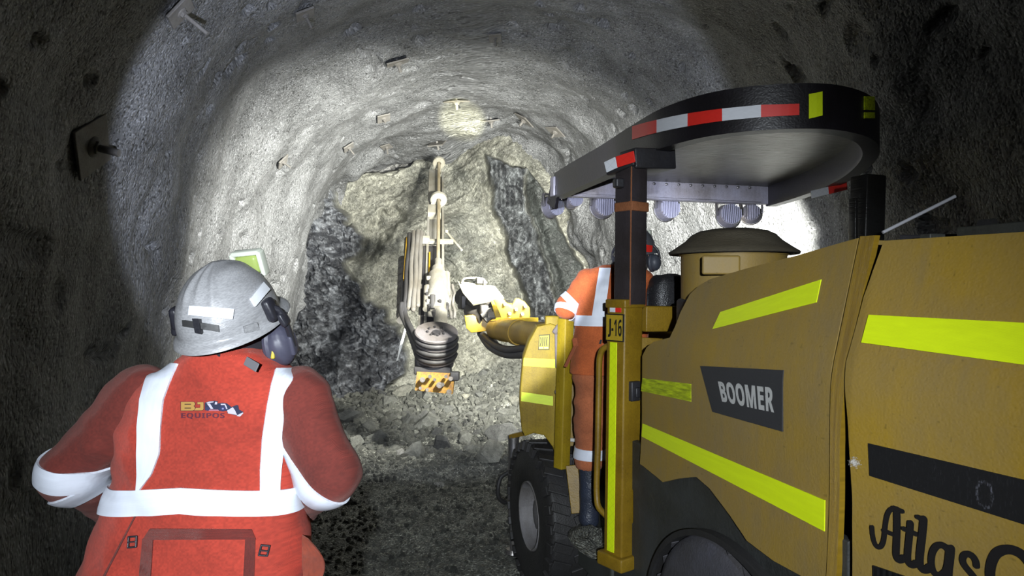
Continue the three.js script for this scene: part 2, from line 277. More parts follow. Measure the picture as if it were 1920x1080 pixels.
function facePoint(x, y) {
  const X = 960 + x / D0 * FOCAL, Y = 540 - (y - 2) / D0 * FOCAL;
  const wx = X + 10 * noise(x * 3, y * 3, 1) + 5 * noise(x * 9, y * 9, 2), wy = Y + 10 * noise(x * 3, y * 3, 5) + 5 * noise(x * 9, y * 9, 6);
  const left = polyDist(wx, wy, schistLeft), band = polyDist(wx * 0.6 + X * 0.4, wy * 0.6 + Y * 0.4, bandRight), slab = polyDist(wx * 0.5 + X * 0.5, wy * 0.5 + Y * 0.5, slabRight);
  let d = 12.95, r = 0, c;
  d += 0.30 * noise(x * 0.7, y * 0.7, 3) + 0.14 * noise(x * 1.7, y * 1.7, 8);
  const a = x * 0.87 + y * 0.5, b = -x * 0.5 + y * 0.87;     // foliation runs down to the right
  d -= 0.10 * ridged(a * 1.0, b * 3.2, 3, 3) + 0.05 * ridged(a * 4, b * 9, 5, 3);
  d += 0.028 * fbm(x * 12, y * 12, 4, 3) + 0.014 * noise(x * 34, y * 34, 2);
  const dusty = fbm(x * 1.1, y * 1.1, 12, 4), g = fbm(x * 6, y * 6, 17, 3), fol = ridged(a * 5, b * 16, 7, 3);
  // sprayed-over dust: pale; bare rock: grey green
  const pale = smooth(-0.85, 0.35, dusty + 0.3 * g);
  const tone = 0.84 + 0.34 * fbm(x * 2.4, y * 2.4, 47, 5, 0.62); c = [lerp(0.17, 0.56, pale) * tone, lerp(0.18, 0.56, pale) * tone, lerp(0.165, 0.485, pale) * tone];
  const f1 = 0.62 + 0.55 * fol * fol; c = c.map((k) => k * f1);
  { const cr = Math.abs(noise(a * 0.7 + 0.5 * noise(x * 3, y * 3, 9), b * 3.4, 31)); d += 0.05 * smooth(0.07, 0.0, cr); }
  { const h = smooth(26, 4, segD(wx, wy, [686, 480], [738, 404])); d += 0.28 * h; }
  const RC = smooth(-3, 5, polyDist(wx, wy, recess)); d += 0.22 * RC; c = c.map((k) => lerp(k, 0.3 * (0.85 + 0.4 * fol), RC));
  const L = smooth(-3, 4, left);
  if (L > 0) {
    d -= L * (0.22 + 0.30 * smooth(690, 580, X));
    const flake = ridged(x * 13 + 2.5 * g + y * 4, y * 9 - x * 3, 23, 3), sh = Math.pow(flake, 5) * 1.3;
    d -= L * 0.09 * ridged(x * 5, y * 4, 41, 3) + L * 0.035 * noise(x * 22, y * 22, 7) + L * 0.03 * flake;
    const bright = sh * 1.0 + 0.8 * smooth(0.1, 0.65, fbm(x * 2.2, y * 2.2, 55, 4) + 0.3 * noise(x * 20, y * 20, 3));
    c = [0, 1, 2].map((k) => lerp(c[k], [0.016, 0.019, 0.028][k] + [0.30, 0.32, 0.36][k] * bright, L));
  }
  const B = smooth(-5, 6, band);
  if (B > 0) {
    const across = clamp((X - (914 + (Y - 296) * 0.27)) / 75);
    d -= B * (0.12 + 0.45 * across);
    const flake = ridged(x * 13, y * 9 + 2.5 * g, 63, 3), v = Math.pow(flake, 5) * 1.35 + 0.35 * smooth(0.35, 0.75, noise(x * 3.3, y * 3.3, 71));
    d -= B * 0.08 * ridged(x * 6, y * 5, 81, 3);
    c = [0, 1, 2].map((k) => lerp(c[k], [0.025, 0.028, 0.034][k] + [0.27, 0.29, 0.31][k] * v, B));
  }
  const S = smooth(-5, 5, slab);
  if (S > 0) {
    const across = clamp((X - (985 + (Y - 322) * 0.34)) / 70);
    d -= S * (0.57 - 0.3 * across) * (1 - 0.0) ;
    d -= S * 0.03 * ridged(a * 2, b * 6, 91, 3);
    const v = 0.9 + 0.3 * fbm(a * 3, b * 7, 93, 4);
    c = [0, 1, 2].map((k) => lerp(c[k], [0.078, 0.088, 0.086][k] * v, S));
  }
  // undercut beside the band's left edge
  d += 0.12 * smooth(14, 0, Math.abs(band + 7)) * smooth(280, 330, Y);
  // the toe of the face leans out over the muck pile
  d -= 0.5 * smooth(1.4, 0.1, y);
  // the sprayed lip overhangs: hollow at the top left
  d += 0.25 * smooth(1.2, 0.2, Math.hypot((X - 690) / 75, (Y - 305) / 26));
  return { p: V(x, y, -d), c };
}
{
  const nx = 400, ny = 330, x0 = -4.3, x1 = 2.1, y0 = -0.5, y1 = 4.9, pos = [], col = [], uv = [], id = [];
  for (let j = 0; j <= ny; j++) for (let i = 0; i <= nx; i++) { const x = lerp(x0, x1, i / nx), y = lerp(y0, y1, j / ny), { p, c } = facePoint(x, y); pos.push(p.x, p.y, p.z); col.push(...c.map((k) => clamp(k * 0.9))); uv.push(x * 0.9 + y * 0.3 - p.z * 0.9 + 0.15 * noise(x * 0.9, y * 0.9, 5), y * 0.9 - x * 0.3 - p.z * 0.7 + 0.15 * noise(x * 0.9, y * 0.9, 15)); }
  for (let j = 0; j < ny; j++) for (let i = 0; i < nx; i++) { const a = j * (nx + 1) + i, b = a + 1, c = a + nx + 1, e = c + 1; id.push(a, b, c, b, e, c); }
  const g = new THREE.BufferGeometry(); g.setAttribute('position', new THREE.Float32BufferAttribute(pos, 3)); g.setAttribute('color', new THREE.Float32BufferAttribute(col, 3)); g.setAttribute('uv', new THREE.Float32BufferAttribute(uv, 2)); g.setIndex(id); g.computeVertexNormals();
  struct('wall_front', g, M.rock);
}

// rock bolts and bearing plates
function plateBolt(px, py, size, turn, label, stub = 0.12, tilt = 0) {
  const { p, n } = onShell(px, py), t = thing('rock_bolt', label, 'rock bolt', p);
  const q = new THREE.Quaternion().setFromUnitVectors(V(0, 0, 1), n).multiply(new THREE.Quaternion().setFromEuler(new THREE.Euler(tilt, 0, turn)));
  const h = size / 2;
  const plate = new THREE.ExtrudeGeometry(new THREE.Shape([[-h, -h], [h, -h], [h, h], [-h, h]].map((a) => new THREE.Vector2(...a))), { depth: 0.012, bevelEnabled: true, bevelSize: 0.004, bevelThickness: 0.004, bevelSegments: 1 });
  plate.translate(0, 0, 0.03).applyQuaternion(q);
  const dome = new THREE.SphereGeometry(size * 0.22, 16, 8, 0, 6.3, 0, 1.5).rotateX(Math.PI / 2).scale(1, 1, 0.5).translate(0, 0, 0.04).applyQuaternion(q);
  const r = Math.max(0.013, size * 0.075);
  const bolt = rod(V(0, 0, -0.05), V(0, 0, 0.05 + stub), r, 12).applyQuaternion(q), nut = new THREE.CylinderGeometry(r * 1.9, r * 1.9, r * 2, 6).rotateX(Math.PI / 2).translate(0, 0, 0.06).applyQuaternion(q);
  part('bearing_plate', join([plate, dome], 0.5), M.boltSteel, t); part('bolt', join([bolt], 0.6), M.boltSteel, t); part('nut', join([nut], 0.5), M.boltSteel, t);
  return t;
}
M.boltSteel = mat({ color: C(0.2, 0.2, 0.195), roughness: 0.7, metalness: 0.15, map: grimeColor, bumpMap: fineBump, bumpScale: 0.002 });
plateBolt(163, 272, 0.33, 0.35, 'rock bolt with square plate and long protruding end on the shadowed left wall', 0.16);
plateBolt(744, 112, 0.26, 0.3, 'square bolt plate tilted out of the dark roof near the top centre', 0.1, 0.35);
plateBolt(856, 186, 0.26, 0.8, 'bolt plate hanging from the roof above the bright yellowish light spot', 0.1, 0.3);
plateBolt(920, 222, 0.26, 0.2, 'bolt plate at the right tip of the yellowish light spot on the roof', 0.1, 0.4);
plateBolt(820, 268, 0.26, 0.6, 'bolt plate on the roof lip straight above the top of the drill feed', 0.1, 0.3);
plateBolt(924, 262, 0.27, 0.5, 'bolt plate on the roof lip above the dark leaning rock slab', 0.12, 0.3);
plateBolt(985, 222, 0.26, 0.1, 'bolt stub with plate in a grey hollow of the roof right of the light spot', 0.1);
plateBolt(724, 272, 0.16, 0.4, 'short bolt end on the roof lip right of the face hollow', 0.12);
plateBolt(651, 273, 0.16, 0.4, 'short pale bolt end on the roof lip above the dark hollow', 0.12);
plateBolt(330, 15, 0.2, 0.7, 'pair of dark bolt fittings at the top edge of the left wall', 0.2);
plateBolt(568, 20, 0.16, 0.2, 'small dark bolt end in the roof at the top edge left of centre', 0.12);
plateBolt(718, 218, 0.18, 0.1, 'small square bolt plate in the roof left of the yellowish light spot', 0.06);
plateBolt(526, 300, 0.15, 0.4, 'small dark bolt end in the left shoulder of the drift', 0.1);
plateBolt(1043, 244, 0.24, 0.4, 'bolt end in the bulging roof above the dark slab and canopy front', 0.1);
plateBolt(928, 66, 0.14, 0.1, 'small dark bolt stub in the dim roof right of the square tilted plate', 0.1);
// ---------------------------------------------------------------- muck pile: broken rock
{
  const rnd = mulberry(77), shapes = [];
  for (let k = 0; k < 14; k++) {
    const pts = [], flat = 0.35 + 0.5 * rnd(), n = 11 + Math.floor(rnd() * 6);
    for (let i = 0; i < n; i++) { const a = rnd() * 6.283, z = rnd() * 2 - 1, s = Math.sqrt(1 - z * z); pts.push(V(Math.cos(a) * s * (0.8 + 0.3 * rnd()), z * flat, Math.sin(a) * s * (0.55 + 0.3 * rnd()))); }
    const g = new ConvexGeometry(pts); shapes.push(mapUV(toCreasedNormals(g, 0.35)));
  }
  const stone = (r, g, b) => mat({ color: C(r, g, b), map: rep(rockColor, 1.3), bumpMap: rep(rockBump, 1.3), bumpScale: 0.02, roughness: 0.75 });
  const tones = [stone(0.36, 0.37, 0.34), stone(0.28, 0.29, 0.275), stone(0.22, 0.225, 0.22), stone(0.46, 0.46, 0.4), stone(0.15, 0.155, 0.16)];
  const place = (o, x, d, s, rnd, sink = 0.3) => { o.position.set(x, floorY(x, d) + s * (0.3 - sink), -d); o.rotation.set((rnd() - 0.5) * 1.1, rnd() * 6.283, (rnd() - 0.5) * 1.1); o.scale.setScalar(s); };
  const put = (px, py, size, shape, tone, label, sink) => {          // a stone the photograph lets one single out
    const r = RAY(px, py); let d = 5.2; for (; d < 13; d += 0.01) if (2 + r.y * d < floorY(r.x * d, d)) break;
    const o = shadows(new THREE.Mesh(shapes[shape], tone)); o.name = numbered('rock'); scene.add(o); place(o, r.x * d, d, size, rnd, sink); return tag(o, label, 'rock');
  };
  put(822, 913, 0.075, 1, stone(0.85, 0.85, 0.82), 'small bright white stone lying alone on the dark gravel', 0.1);
  put(752, 850, 0.075, 3, stone(0.8, 0.8, 0.78), 'small white stone at the foot of the muck pile');
  put(876, 745, 0.14, 4, stone(0.7, 0.69, 0.58), 'pale cream stone lying on the muck pile under the boom');
  put(800, 800, 0.34, 5, tones[0], 'long flat grey slab in the middle of the muck pile', 0.25);
  put(832, 846, 0.2, 6, tones[4], 'dark pointed stone at the foot of the muck pile', 0.15);
  put(918, 858, 0.24, 7, tones[3], 'upright pale grey block at the right foot of the muck pile', 0.05);
  put(778, 852, 0.18, 2, tones[1], 'grey angular block below the long flat slab', 0.1);
  put(655, 785, 0.26, 8, tones[1], 'large grey block at the left end of the muck pile', 0.2);
  put(945, 823, 0.26, 10, tones[2], 'dark block at the right end of the pile beside the jack leg', 0.2);
  const group = 'broken rock fragments of the muck pile', label = 'angular grey broken rock fragment lying in the muck pile below the face';
  const firsts = new Map(), taken = []; let made = 0, tries = 0;
  while (made < 290 && tries++ < 40000) {
    const d = 8.6 + 3.5 * Math.pow(rnd(), 0.85), px = 610 + rnd() * 370, x = (px - 960) / FOCAL * d;
    const s = 0.05 + 0.17 * Math.pow(rnd(), 2.0); if (x < leftX(d) + 0.1 || taken.some(([a, b, c]) => Math.hypot(a - x, b - d) < (c + s) * (tries < 25000 ? 0.8 : 0.6))) continue;
    taken.push([x, d, s]);
    const k = Math.floor(rnd() * shapes.length), t = Math.floor(rnd() * rnd() * 5), key = k + '/' + t;
    let o = firsts.get(key); if (o) { o = o.clone(); } else { o = shadows(new THREE.Mesh(shapes[k], tones[t])); firsts.set(key, o); }
    o.name = numbered('rock'); scene.add(o); place(o, x, d, s, rnd, 0.25); tag(o, label, 'rock', group); made++;
  }
  // the small stuff nobody could count
  const n = 15000, rub = new THREE.InstancedMesh(shapes[2], stone(0.36, 0.37, 0.34), n), m = new THREE.Matrix4(), e = new THREE.Euler(), q = new THREE.Quaternion();
  for (let i = 0; i < n; i++) {
    const d = 4.8 + 8 * Math.pow(rnd(), 0.8), x = lerp(leftX(d), 0.3 + 0.12 * (12 - d) * 0 , rnd()), s = (0.012 + 0.045 * Math.pow(rnd(), 4)) * lerp(0.7, 1.5, smooth(7, 10.5, d));
    q.setFromEuler(e.set(rnd() * 3, rnd() * 6, rnd() * 3)); m.compose(V(x, floorY(x, d) + s * 0.15, -d), q, V(s, s, s)); rub.setMatrixAt(i, m);
    const k = 0.45 + 0.75 * rnd() + (rnd() > 0.975 ? 1 : 0); rub.setColorAt(i, C(k, k, k * 0.97));
  }
  rub.name = 'gravel'; rub.userData.kind = 'stuff'; rub.userData.label = 'loose grey gravel and small rubble over the drift floor'; shadows(rub); scene.add(rub);
}
// ---------------------------------------------------------------- the drill rig
// rig axes: x to its right, y up, -z forward; it is parked turned 16 degrees to the left
const RIG_TURN = 16 * Math.PI / 180, RIG_AT = V(0.58, 0, -3.7);
const rig = thing('drill_rig', 'big yellow drill rig with black canopy and a boom reaching to the rock face', 'drill rig', RIG_AT, RIG_TURN);
const toRig = (p) => p.clone().sub(RIG_AT).applyAxisAngle(V(0, 1, 0), -RIG_TURN);
const R_ = (px, py, d) => toRig(P(px, py, d));
const EYE = toRig(V(0, 2, 0));
const rayRig = (px, py) => RAY(px, py).applyAxisAngle(V(0, 1, 0), -RIG_TURN);
function hitProf(px, py, prof) {                            // where a line of sight meets a side of the rig, x = prof(z, y)
  const r = rayRig(px, py); let x = 0, q;
  for (let i = 0; i < 25; i++) { const t = (x - EYE.x) / r.x; q = EYE.clone().addScaledVector(r, t); x = prof(q.z, q.y); }
  return V(x, q.y, q.z);
}
const kink = (h) => (h < 1.66 ? 0 : h < 1.78 ? 0.25 * (h - 1.66) * (h - 1.66) / 0.24 : 0.015 + 0.25 * (h - 1.78));
const profFront = (z, h) => kink(h) - 0.02 * smooth(1.4, 0.9, h);
const profRear = (z, h) => -0.005 + kink(h) + 0.15 * Math.max(0, z - 1.6);
const table = (pts) => (z) => { if (z <= pts[0][0]) return pts[0][1]; for (let i = 1; i < pts.length; i++) if (z <= pts[i][0]) return lerp(pts[i - 1][1], pts[i][1], (z - pts[i - 1][0]) / (pts[i][0] - pts[i - 1][0] + 1e-9)); return pts[pts.length - 1][1]; };
const edgeOf = (list, prof) => table(list.map(([x, y]) => { const q = hitProf(x, y, prof); return [q.z, q.y]; }).sort((a, b) => a[0] - b[0]));
const skin = (prof, lift) => (z, h) => V(prof(z, h) - lift, h, z);
// a strip or plate lying on a side panel, given by its corners in the photograph
function onSide(prof, tl, tr, br, bl, lift, nu = 24, nv = 6) {
  const q = [tl, tr, br, bl].map((c) => hitProf(c[0], c[1], prof));
  const f = (u, v) => { const z = lerp(lerp(q[0].z, q[1].z, u), lerp(q[3].z, q[2].z, u), 1 - v), h = lerp(lerp(q[0].y, q[1].y, u), lerp(q[3].y, q[2].y, u), 1 - v); return V(prof(z, h) - lift, h, z); };
  return grid(nu, nv, f, () => V(lift * 0.9, 0, 0));
}
{ // front hood: side with a crease, top, far side
  const top = edgeOf([[1204, 668], [1212, 652], [1225, 641], [1256, 633], [1266, 612], [1276, 585], [1293, 551], [1310, 535], [1331, 523], [1400, 503], [1495, 479], [1560, 460], [1622, 443]], profFront);
  const bot = edgeOf([[1204, 872], [1243, 904], [1274, 897], [1306, 894], [1331, 916], [1369, 967], [1400, 1014], [1450, 1052], [1556, 1110]], profFront);
  const z0 = hitProf(1204, 760, profFront).z, z1 = hitProf(1555, 760, profFront).z;
  const f = (u, v) => { const z = lerp(z0, z1, u), a = bot(z), b = Math.max(a + 0.02, top(z)), h = lerp(a, b, v), q = V(profFront(z, h) + 0.004 * fbm(z * 3, h * 3, 3, 2), h, z); q.u = z; q.v = h; return q; };
  const side = part('hood_side_panel', grid(150, 40, f, () => V(0.02, 0, 0)), M.hoodPaint = M.yellowDusted, rig, 'dusty yellow side panel with crease');
  const t = (a, b, c, d, m, name, parent, lift = 0.004, label) => part(name, onSide(profFront, a, b, c, d, lift), m, parent, label);
  t([1352, 585], [1541, 524], [1532, 567], [1337, 617], M.lime, 'reflective_tape', side, 0.004, 'slanted lime tape');
  t([1206, 709], [1297, 720], [1297, 753], [1203, 733], M.limeDull, 'reflective_tape', side);
  t([1206, 794], [1548, 938], [1547, 996], [1204, 818], M.lime, 'reflective_tape', side, 0.004, 'long lime tape running down to the rear');
  const plate = t([1315, 686], [1471, 694], [1469, 809], [1338, 772], mat({ roughness: 0.6, map: canvasTex(512, 256, (g, w, h) => {
    g.fillStyle = '#2e2e30'; g.fillRect(0, 0, w, h);
    const r = mulberry(5); for (let i = 0; i < 900; i++) { g.fillStyle = `rgba(${r() > 0.5 ? '90,90,88' : '12,12,12'},${0.12 * r()})`; g.fillRect(r() * w, r() * h, 1 + r() * 14, 1 + r() * 4); }
    g.fillStyle = '#a9a9a6'; g.font = 'bold 118px sans-serif'; g.textBaseline = 'middle'; g.save(); g.translate(100, 132); g.scale(0.72, 1.2); g.strokeStyle = '#a9a9a6'; g.lineWidth = 4; g.strokeText('BOOMER', 0, 0); g.fillText('BOOMER', 0, 0); g.restore();
    for (let i = 0; i < 200; i++) { g.fillStyle = `rgba(46,46,48,${0.5 * r()})`; g.fillRect(100 + r() * 380, 60 + r() * 130, 1 + r() * 5, 1 + r() * 2); }
  }) }), 'name_plate', side, 0.006, 'dark plate with pale capital letters');
  part('hood_top', grid(60, 14, (u, v) => { const z = lerp(z0 + 0.02, z1, u), h = top(z); return V(lerp(profFront(z, h) + 0.01, 1.05, v), h - 0.004 - 0.02 * v, z); }, () => V(0, -0.02, 0)), M.hoodPaint, rig);
  part('hood_far_side', join([box(0.03, 1.1, 1.36, V(1.06, 1.45, (z0 + z1) / 2), 0.01)]), M.hoodPaint, rig);
  part('hood_front_plate', join([box(1.02, 0.55, 0.03, V(0.55, 1.36, z0 + 0.03), 0.01)]), M.hoodPaint, rig);
  // folded flange at the rear edge of the hood
  const zf = z1 + 0.002, fl = [], hs = []; for (let i = 0; i <= 30; i++) hs.push(lerp(0.7, top(z1) + 0.004, i / 30));
  const fg = grid(4, 60, (u, v) => { const h = lerp(0.6, top(z1 - 0.01) + 0.006, v), w = 0.012 + 0.10 * u * 0.55; return V(profFront(zf, h) - 0.006 + 0.010 * u, h, zf + w * (0.58 + 0.34 * smooth(1.5, 1.75, h))); }, () => V(0.02, 0, 0));
  part('hood_flange', fg, M.yellow, rig, 'folded yellow edge strip');
}
{ // rear side panel with the maker's script, nearest the camera
  const leftEdge = [[1649, 453], [1612, 557], [1580, 677], [1578, 715], [1584, 790], [1590, 935], [1589, 1090]];
  const zl = leftEdge.map(([x, y]) => { const q = hitProf(x, y, profRear); return [q.y, q.z]; }).sort((a, b) => a[0] - b[0]);
  const zAt = (h) => table(zl)(h), topH = hitProf(1649, 452, profRear).y;
  const f = (u, v) => { const h = lerp(0.45, topH - 0.012 * u * u, v), z = lerp(zAt(Math.max(h, 1.08)) + 0.015, 3.5, Math.pow(u, 1.5)), q = V(profRear(z, h) + 0.005 * fbm(z * 3, h * 3, 7, 2), h, z); q.u = z + 0.37; q.v = h + 0.2; return q; };
  const side = part('rear_side_panel', grid(80, 60, f, () => V(0.025, 0, 0)), M.yellowFilm, rig, 'yellow rear body panel with black stripe');
  const t = (a, b, c, d, m, name, label, nu = 24) => part(name, onSide(profRear, a, b, c, d, 0.005, nu), m, side, label);
  t([1631, 590], [1940, 606], [1940, 686], [1617, 642], M.lime, 'reflective_tape', 'broad lime tape');
  const blackStripe = mat({ roughness: 0.55, map: canvasTex(512, 128, (g, w, h) => {
    g.fillStyle = '#121213'; g.fillRect(0, 0, w, h); const r = mulberry(9);
    for (let i = 0; i < 500; i++) { g.fillStyle = `rgba(110,110,120,${0.10 * r()})`; g.fillRect(r() * w, r() * h, 1 + r() * 3, 2 + r() * 16); }
    for (let i = 0; i < 160; i++) { const a = r() * 6.3; g.fillStyle = `rgba(150,150,165,${0.22 * r()})`; g.fillRect(372 + 22 * Math.cos(a) + 8 * r(), 66 + 40 * Math.sin(a) + 8 * r(), 3, 4 + 6 * r()); }
  }) });
  t([1630, 831], [1945, 905], [1945, 990], [1633, 892], blackStripe, 'black_stripe', 'scuffed black stripe');
  t([1639, 1060], [1950, 1165], [1950, 1250], [1640, 1120], blackStripe, 'black_stripe', 'lower black stripe');
  const script = canvasTex(1024, 512, (g, w, h) => {
    g.clearRect(0, 0, w, h); g.strokeStyle = '#141212'; g.fillStyle = '#141212'; g.lineCap = 'round'; g.lineJoin = 'round';
    const s = (lw, path) => { g.lineWidth = lw; g.beginPath(); path(g); g.stroke(); };
    // A
    s(26, (c) => { c.moveTo(18, 210); c.bezierCurveTo(22, 330, 70, 350, 96, 280); c.bezierCurveTo(118, 210, 100, 60, 176, 40); });
    s(40, (c) => { c.moveTo(190, 44); c.bezierCurveTo(196, 150, 188, 250, 186, 300); c.bezierCurveTo(184, 350, 210, 352, 236, 318); });
    s(26, (c) => { c.moveTo(168, 38); c.lineTo(226, 42); }); s(24, (c) => { c.moveTo(100, 202); c.lineTo(190, 202); });
    // t
    s(38, (c) => { c.moveTo(280, 96); c.bezierCurveTo(276, 180, 262, 250, 262, 300); c.bezierCurveTo(262, 350, 296, 346, 318, 316); });
    s(26, (c) => { c.moveTo(236, 142); c.lineTo(318, 146); });
    // l
    s(42, (c) => { c.moveTo(364, 44); c.bezierCurveTo(360, 140, 340, 230, 340, 290); c.bezierCurveTo(340, 350, 376, 344, 402, 306); });
    s(26, (c) => { c.moveTo(326, 42); c.lineTo(364, 46); });
    // a
    s(34, (c) => { c.moveTo(518, 170); c.bezierCurveTo(470, 120, 414, 180, 412, 260); c.bezierCurveTo(410, 340, 458, 356, 498, 290); c.bezierCurveTo(512, 260, 514, 200, 518, 172); });
    s(38, (c) => { c.moveTo(530, 150); c.bezierCurveTo(526, 220, 514, 270, 516, 306); c.bezierCurveTo(520, 346, 552, 340, 572, 312); });
    // s
    s(32, (c) => { c.moveTo(672, 190); c.bezierCurveTo(672, 130, 600, 130, 596, 186); c.bezierCurveTo(596, 236, 676, 236, 676, 298); c.bezierCurveTo(674, 360, 596, 356, 580, 300); });
    // C
    s(46, (c) => { c.moveTo(960, 110); c.bezierCurveTo(930, 20, 830, 20, 776, 90); c.bezierCurveTo(720, 180, 740, 330, 830, 352); c.bezierCurveTo(900, 364, 950, 330, 972, 280); });
  });
  t([1632, 925], [1965, 1038], [1965, 1240], [1632, 1075], mat({ map: script, transparent: true, roughness: 0.55 }), 'lettering', 'black script lettering', 24);
  const scuff = canvasTex(128, 128, (g, w, h) => { g.clearRect(0, 0, w, h); const r = mulberry(3); for (let i = 0; i < 260; i++) { const x = 64 + (r() - 0.5) * (r()) * 110, y = 64 + (r() - 0.5) * r() * 120; g.fillStyle = `rgba(190,185,175,${0.4 + 0.5 * r()})`; g.fillRect(x, y, 2 + 6 * r(), 2 + 7 * r()); } });
  t([1590, 852], [1617, 856], [1617, 880], [1590, 876], mat({ map: scuff, transparent: true, roughness: 0.8 }), 'scuff_mark', 'bare patch where the paint is chipped', 4);
  part('rear_top_plate', join([box(1.0, 0.03, 1.9, V(0.68, topH - 0.02, 2.55), 0.01), box(0.05, 0.03, 1.6, V(0.2, topH + 0.012, 2.6), 0.005), box(0.9, 0.02, 0.04, V(0.66, topH + 0.01, 1.66), 0.004)]), M.chassis, rig);
  part('rear_far_side', join([box(0.03, 1.7, 1.9, V(1.18, 1.25, 2.55), 0.01)]), M.yellowDusted, rig);
  part('rear_end_plate', join([box(0.9, 1.7, 0.03, V(0.72, 1.25, 3.49), 0.01)]), M.yellowDusted, rig);
  part('engine_bay', join([box(0.86, 1.5, 3.2, V(0.58, 1.2, 1.85), 0.02)]), M.black, rig);   // dark body seen through the gap between the panels
}
{ // corner post: square yellow column standing corner to the camera, black canopy tube above
  const postTop = R_(1172, 570, 3.7), postBot = R_(1165, 1052, 3.7);
  const n = toRig(V(0, 0, 0)).sub(postTop); n.y = 0; n.normalize();
  const nl = n.clone().applyAxisAngle(V(0, 1, 0), -Math.PI / 4);   // left-hand face looks this way
  const nr = n.clone().applyAxisAngle(V(0, 1, 0), Math.PI / 4);
  const col = part('corner_post', join([bar(postBot, postTop, 0.132, 0.132, nl, 0.012), bar(postBot.clone().add(V(0, -0.02, 0)), postBot.clone().add(V(0, 0.05, 0)), 0.18, 0.18, nl, 0.01), bar(postTop.clone().add(V(0, -0.02, 0)), postTop.clone().add(V(0, 0.025, 0)), 0.145, 0.145, nl, 0.008)], 0.6), M.yellow, rig, 'square yellow corner post');
  // things on its left face: centre line in the middle of that face
  const onPost = (y0, y1, w, off = 0, th = 0.004) => { const a = postTop.clone().lerp(postBot, (y0 - 570) / 482), b = postTop.clone().lerp(postBot, (y1 - 570) / 482), s = nl.clone().cross(V(0, 1, 0)).normalize(); const o = nl.clone().multiplyScalar(0.066 + th / 2).addScaledVector(s, off); return bar(b.add(o), a.add(o), w, th, nl, 0.001); };
  part('reflective_tape', join([onPost(641, 1030, 0.05, 0.01)]), M.lime, col, 'tall lime tape');
  const pl = onPost(588, 639, 0.128, 0, 0.008);
  { const p = pl.attributes.position, s = nl.clone().cross(V(0, 1, 0)).normalize(), c = postTop.clone().lerp(postBot, (613.5 - 570) / 482), uv = []; for (let i = 0; i < p.count; i++) { const q = V().fromBufferAttribute(p, i).sub(c); uv.push(clamp(0.5 - q.dot(s) / 0.128), clamp(0.5 + q.y / 0.14)); } pl.setAttribute('uv', new THREE.Float32BufferAttribute(uv, 2)); }
  part('number_plate', pl, mat({ roughness: 0.6, map: canvasTex(256, 256, (g, w, h) => {
    g.fillStyle = '#a58a1e'; g.fillRect(0, 0, w, h); g.strokeStyle = '#161410'; g.lineWidth = 14; g.strokeRect(3, 3, w - 6, h - 6);
    g.fillStyle = '#15130f'; g.font = 'bold 178px sans-serif'; g.textBaseline = 'middle'; g.save(); g.translate(84, 130); g.scale(0.60, 1.2); g.fillText('-16', 0, 0); g.restore(); g.strokeStyle = '#15130f'; g.lineWidth = 25; g.lineCap = 'butt'; g.beginPath(); g.moveTo(68, 46); g.lineTo(68, 176); g.quadraticCurveTo(68, 212, 36, 204); g.stroke();
    const r = mulberry(4); for (let i = 0; i < 260; i++) { g.fillStyle = `rgba(60,48,16,${0.4 * r()})`; g.fillRect(r() * w, r() * h, 1 + r() * 8, 1 + r() * 6); }
  }) }), col, 'number plate painted in black');
  part('sticker', join([onPost(563, 585, 0.04, 0.021, 0.003)]), M.whiteTape, col, 'white half of sticker'); part('sticker', join([onPost(563, 585, 0.042, -0.02, 0.003)]), M.redTape, col, 'red half of sticker');
  const lp = postTop.clone().lerp(postBot, (730 - 570) / 482).addScaledVector(nr, 0.075);
  part('latch', join([bar(lp.clone().add(V(0, -0.05, 0)), lp.clone().add(V(0, 0.05, 0)), 0.062, 0.03, nr, 0.006), bar(lp.clone().add(V(0, -0.03, 0)).addScaledVector(nr, 0.02), lp.clone().add(V(0, 0.02, 0)).addScaledVector(nr, 0.02), 0.03, 0.02, nr, 0.006)], 0.6), M.black, col);
  const tt = R_(1184, 300, 3.7), tb = R_(1181, 572, 3.7);
  const tube = part('canopy_post', join([bar(tb, tt, 0.118, 0.118, nl, 0.008)], 0.6), paint(0.045, 0.038, 0.042, { roughness: 0.42 }), rig, 'black square tube carrying the canopy');
  const cl = tt.clone().lerp(tb, 0.295), cm = tt.clone().lerp(tb, 0.36); part('clamp_band', join([bar(cm.clone().addScaledVector(nr, 0.005), cl.clone().addScaledVector(nr, 0.005), 0.128, 0.124, nl, 0.006)], 0.6), M.rust, tube, 'rusty clamp band');
  const e0 = n.clone().multiplyScalar(0.082); part('weld_seam', join([rod(tb.clone().add(e0), tt.clone().add(e0), 0.004, 8)]), M.rust, tube);
  const lt = tt.clone().lerp(tb, 0.17); part('small_lamp_bracket', join([box(0.05, 0.05, 0.05, lt.clone().add(nl.clone().multiplyScalar(0.09)), 0.012)]), M.black, tube);
  part('post_head', join([bar(R_(1176, 300, 3.68), R_(1252, 302, 3.78), 0.15, 0.105, V(0, 1, 0), 0.01), bar(R_(1140, 318, 3.74), R_(1192, 298, 3.62), 0.05, 0.07, V(0, 1, 0), 0.008)], 0.6), M.black, rig);
  // tape on the small bracket below the rim
  const ta = R_(1135, 314, 3.70), tm = R_(1156, 304, 3.655), te = R_(1190, 293, 3.59);
  part('reflective_tape', join([bar(ta, tm, 0.006, 0.058)]), M.whiteTape, rig); part('reflective_tape', join([bar(tm, te, 0.006, 0.058)]), M.redTape, rig);
  // yellow ledge and bulkhead between post and hood
  part('bulkhead', join([bar(R_(1196, 597, 3.86), R_(1288, 597, 3.98), 0.16, 0.135, V(0, 1, 0), 0.008), bar(R_(1184, 830, 3.92), R_(1300, 830, 4.05), 0.02, 1.15, V(0, 1, 0), 0.004)], 0.6), M.yellow, rig);
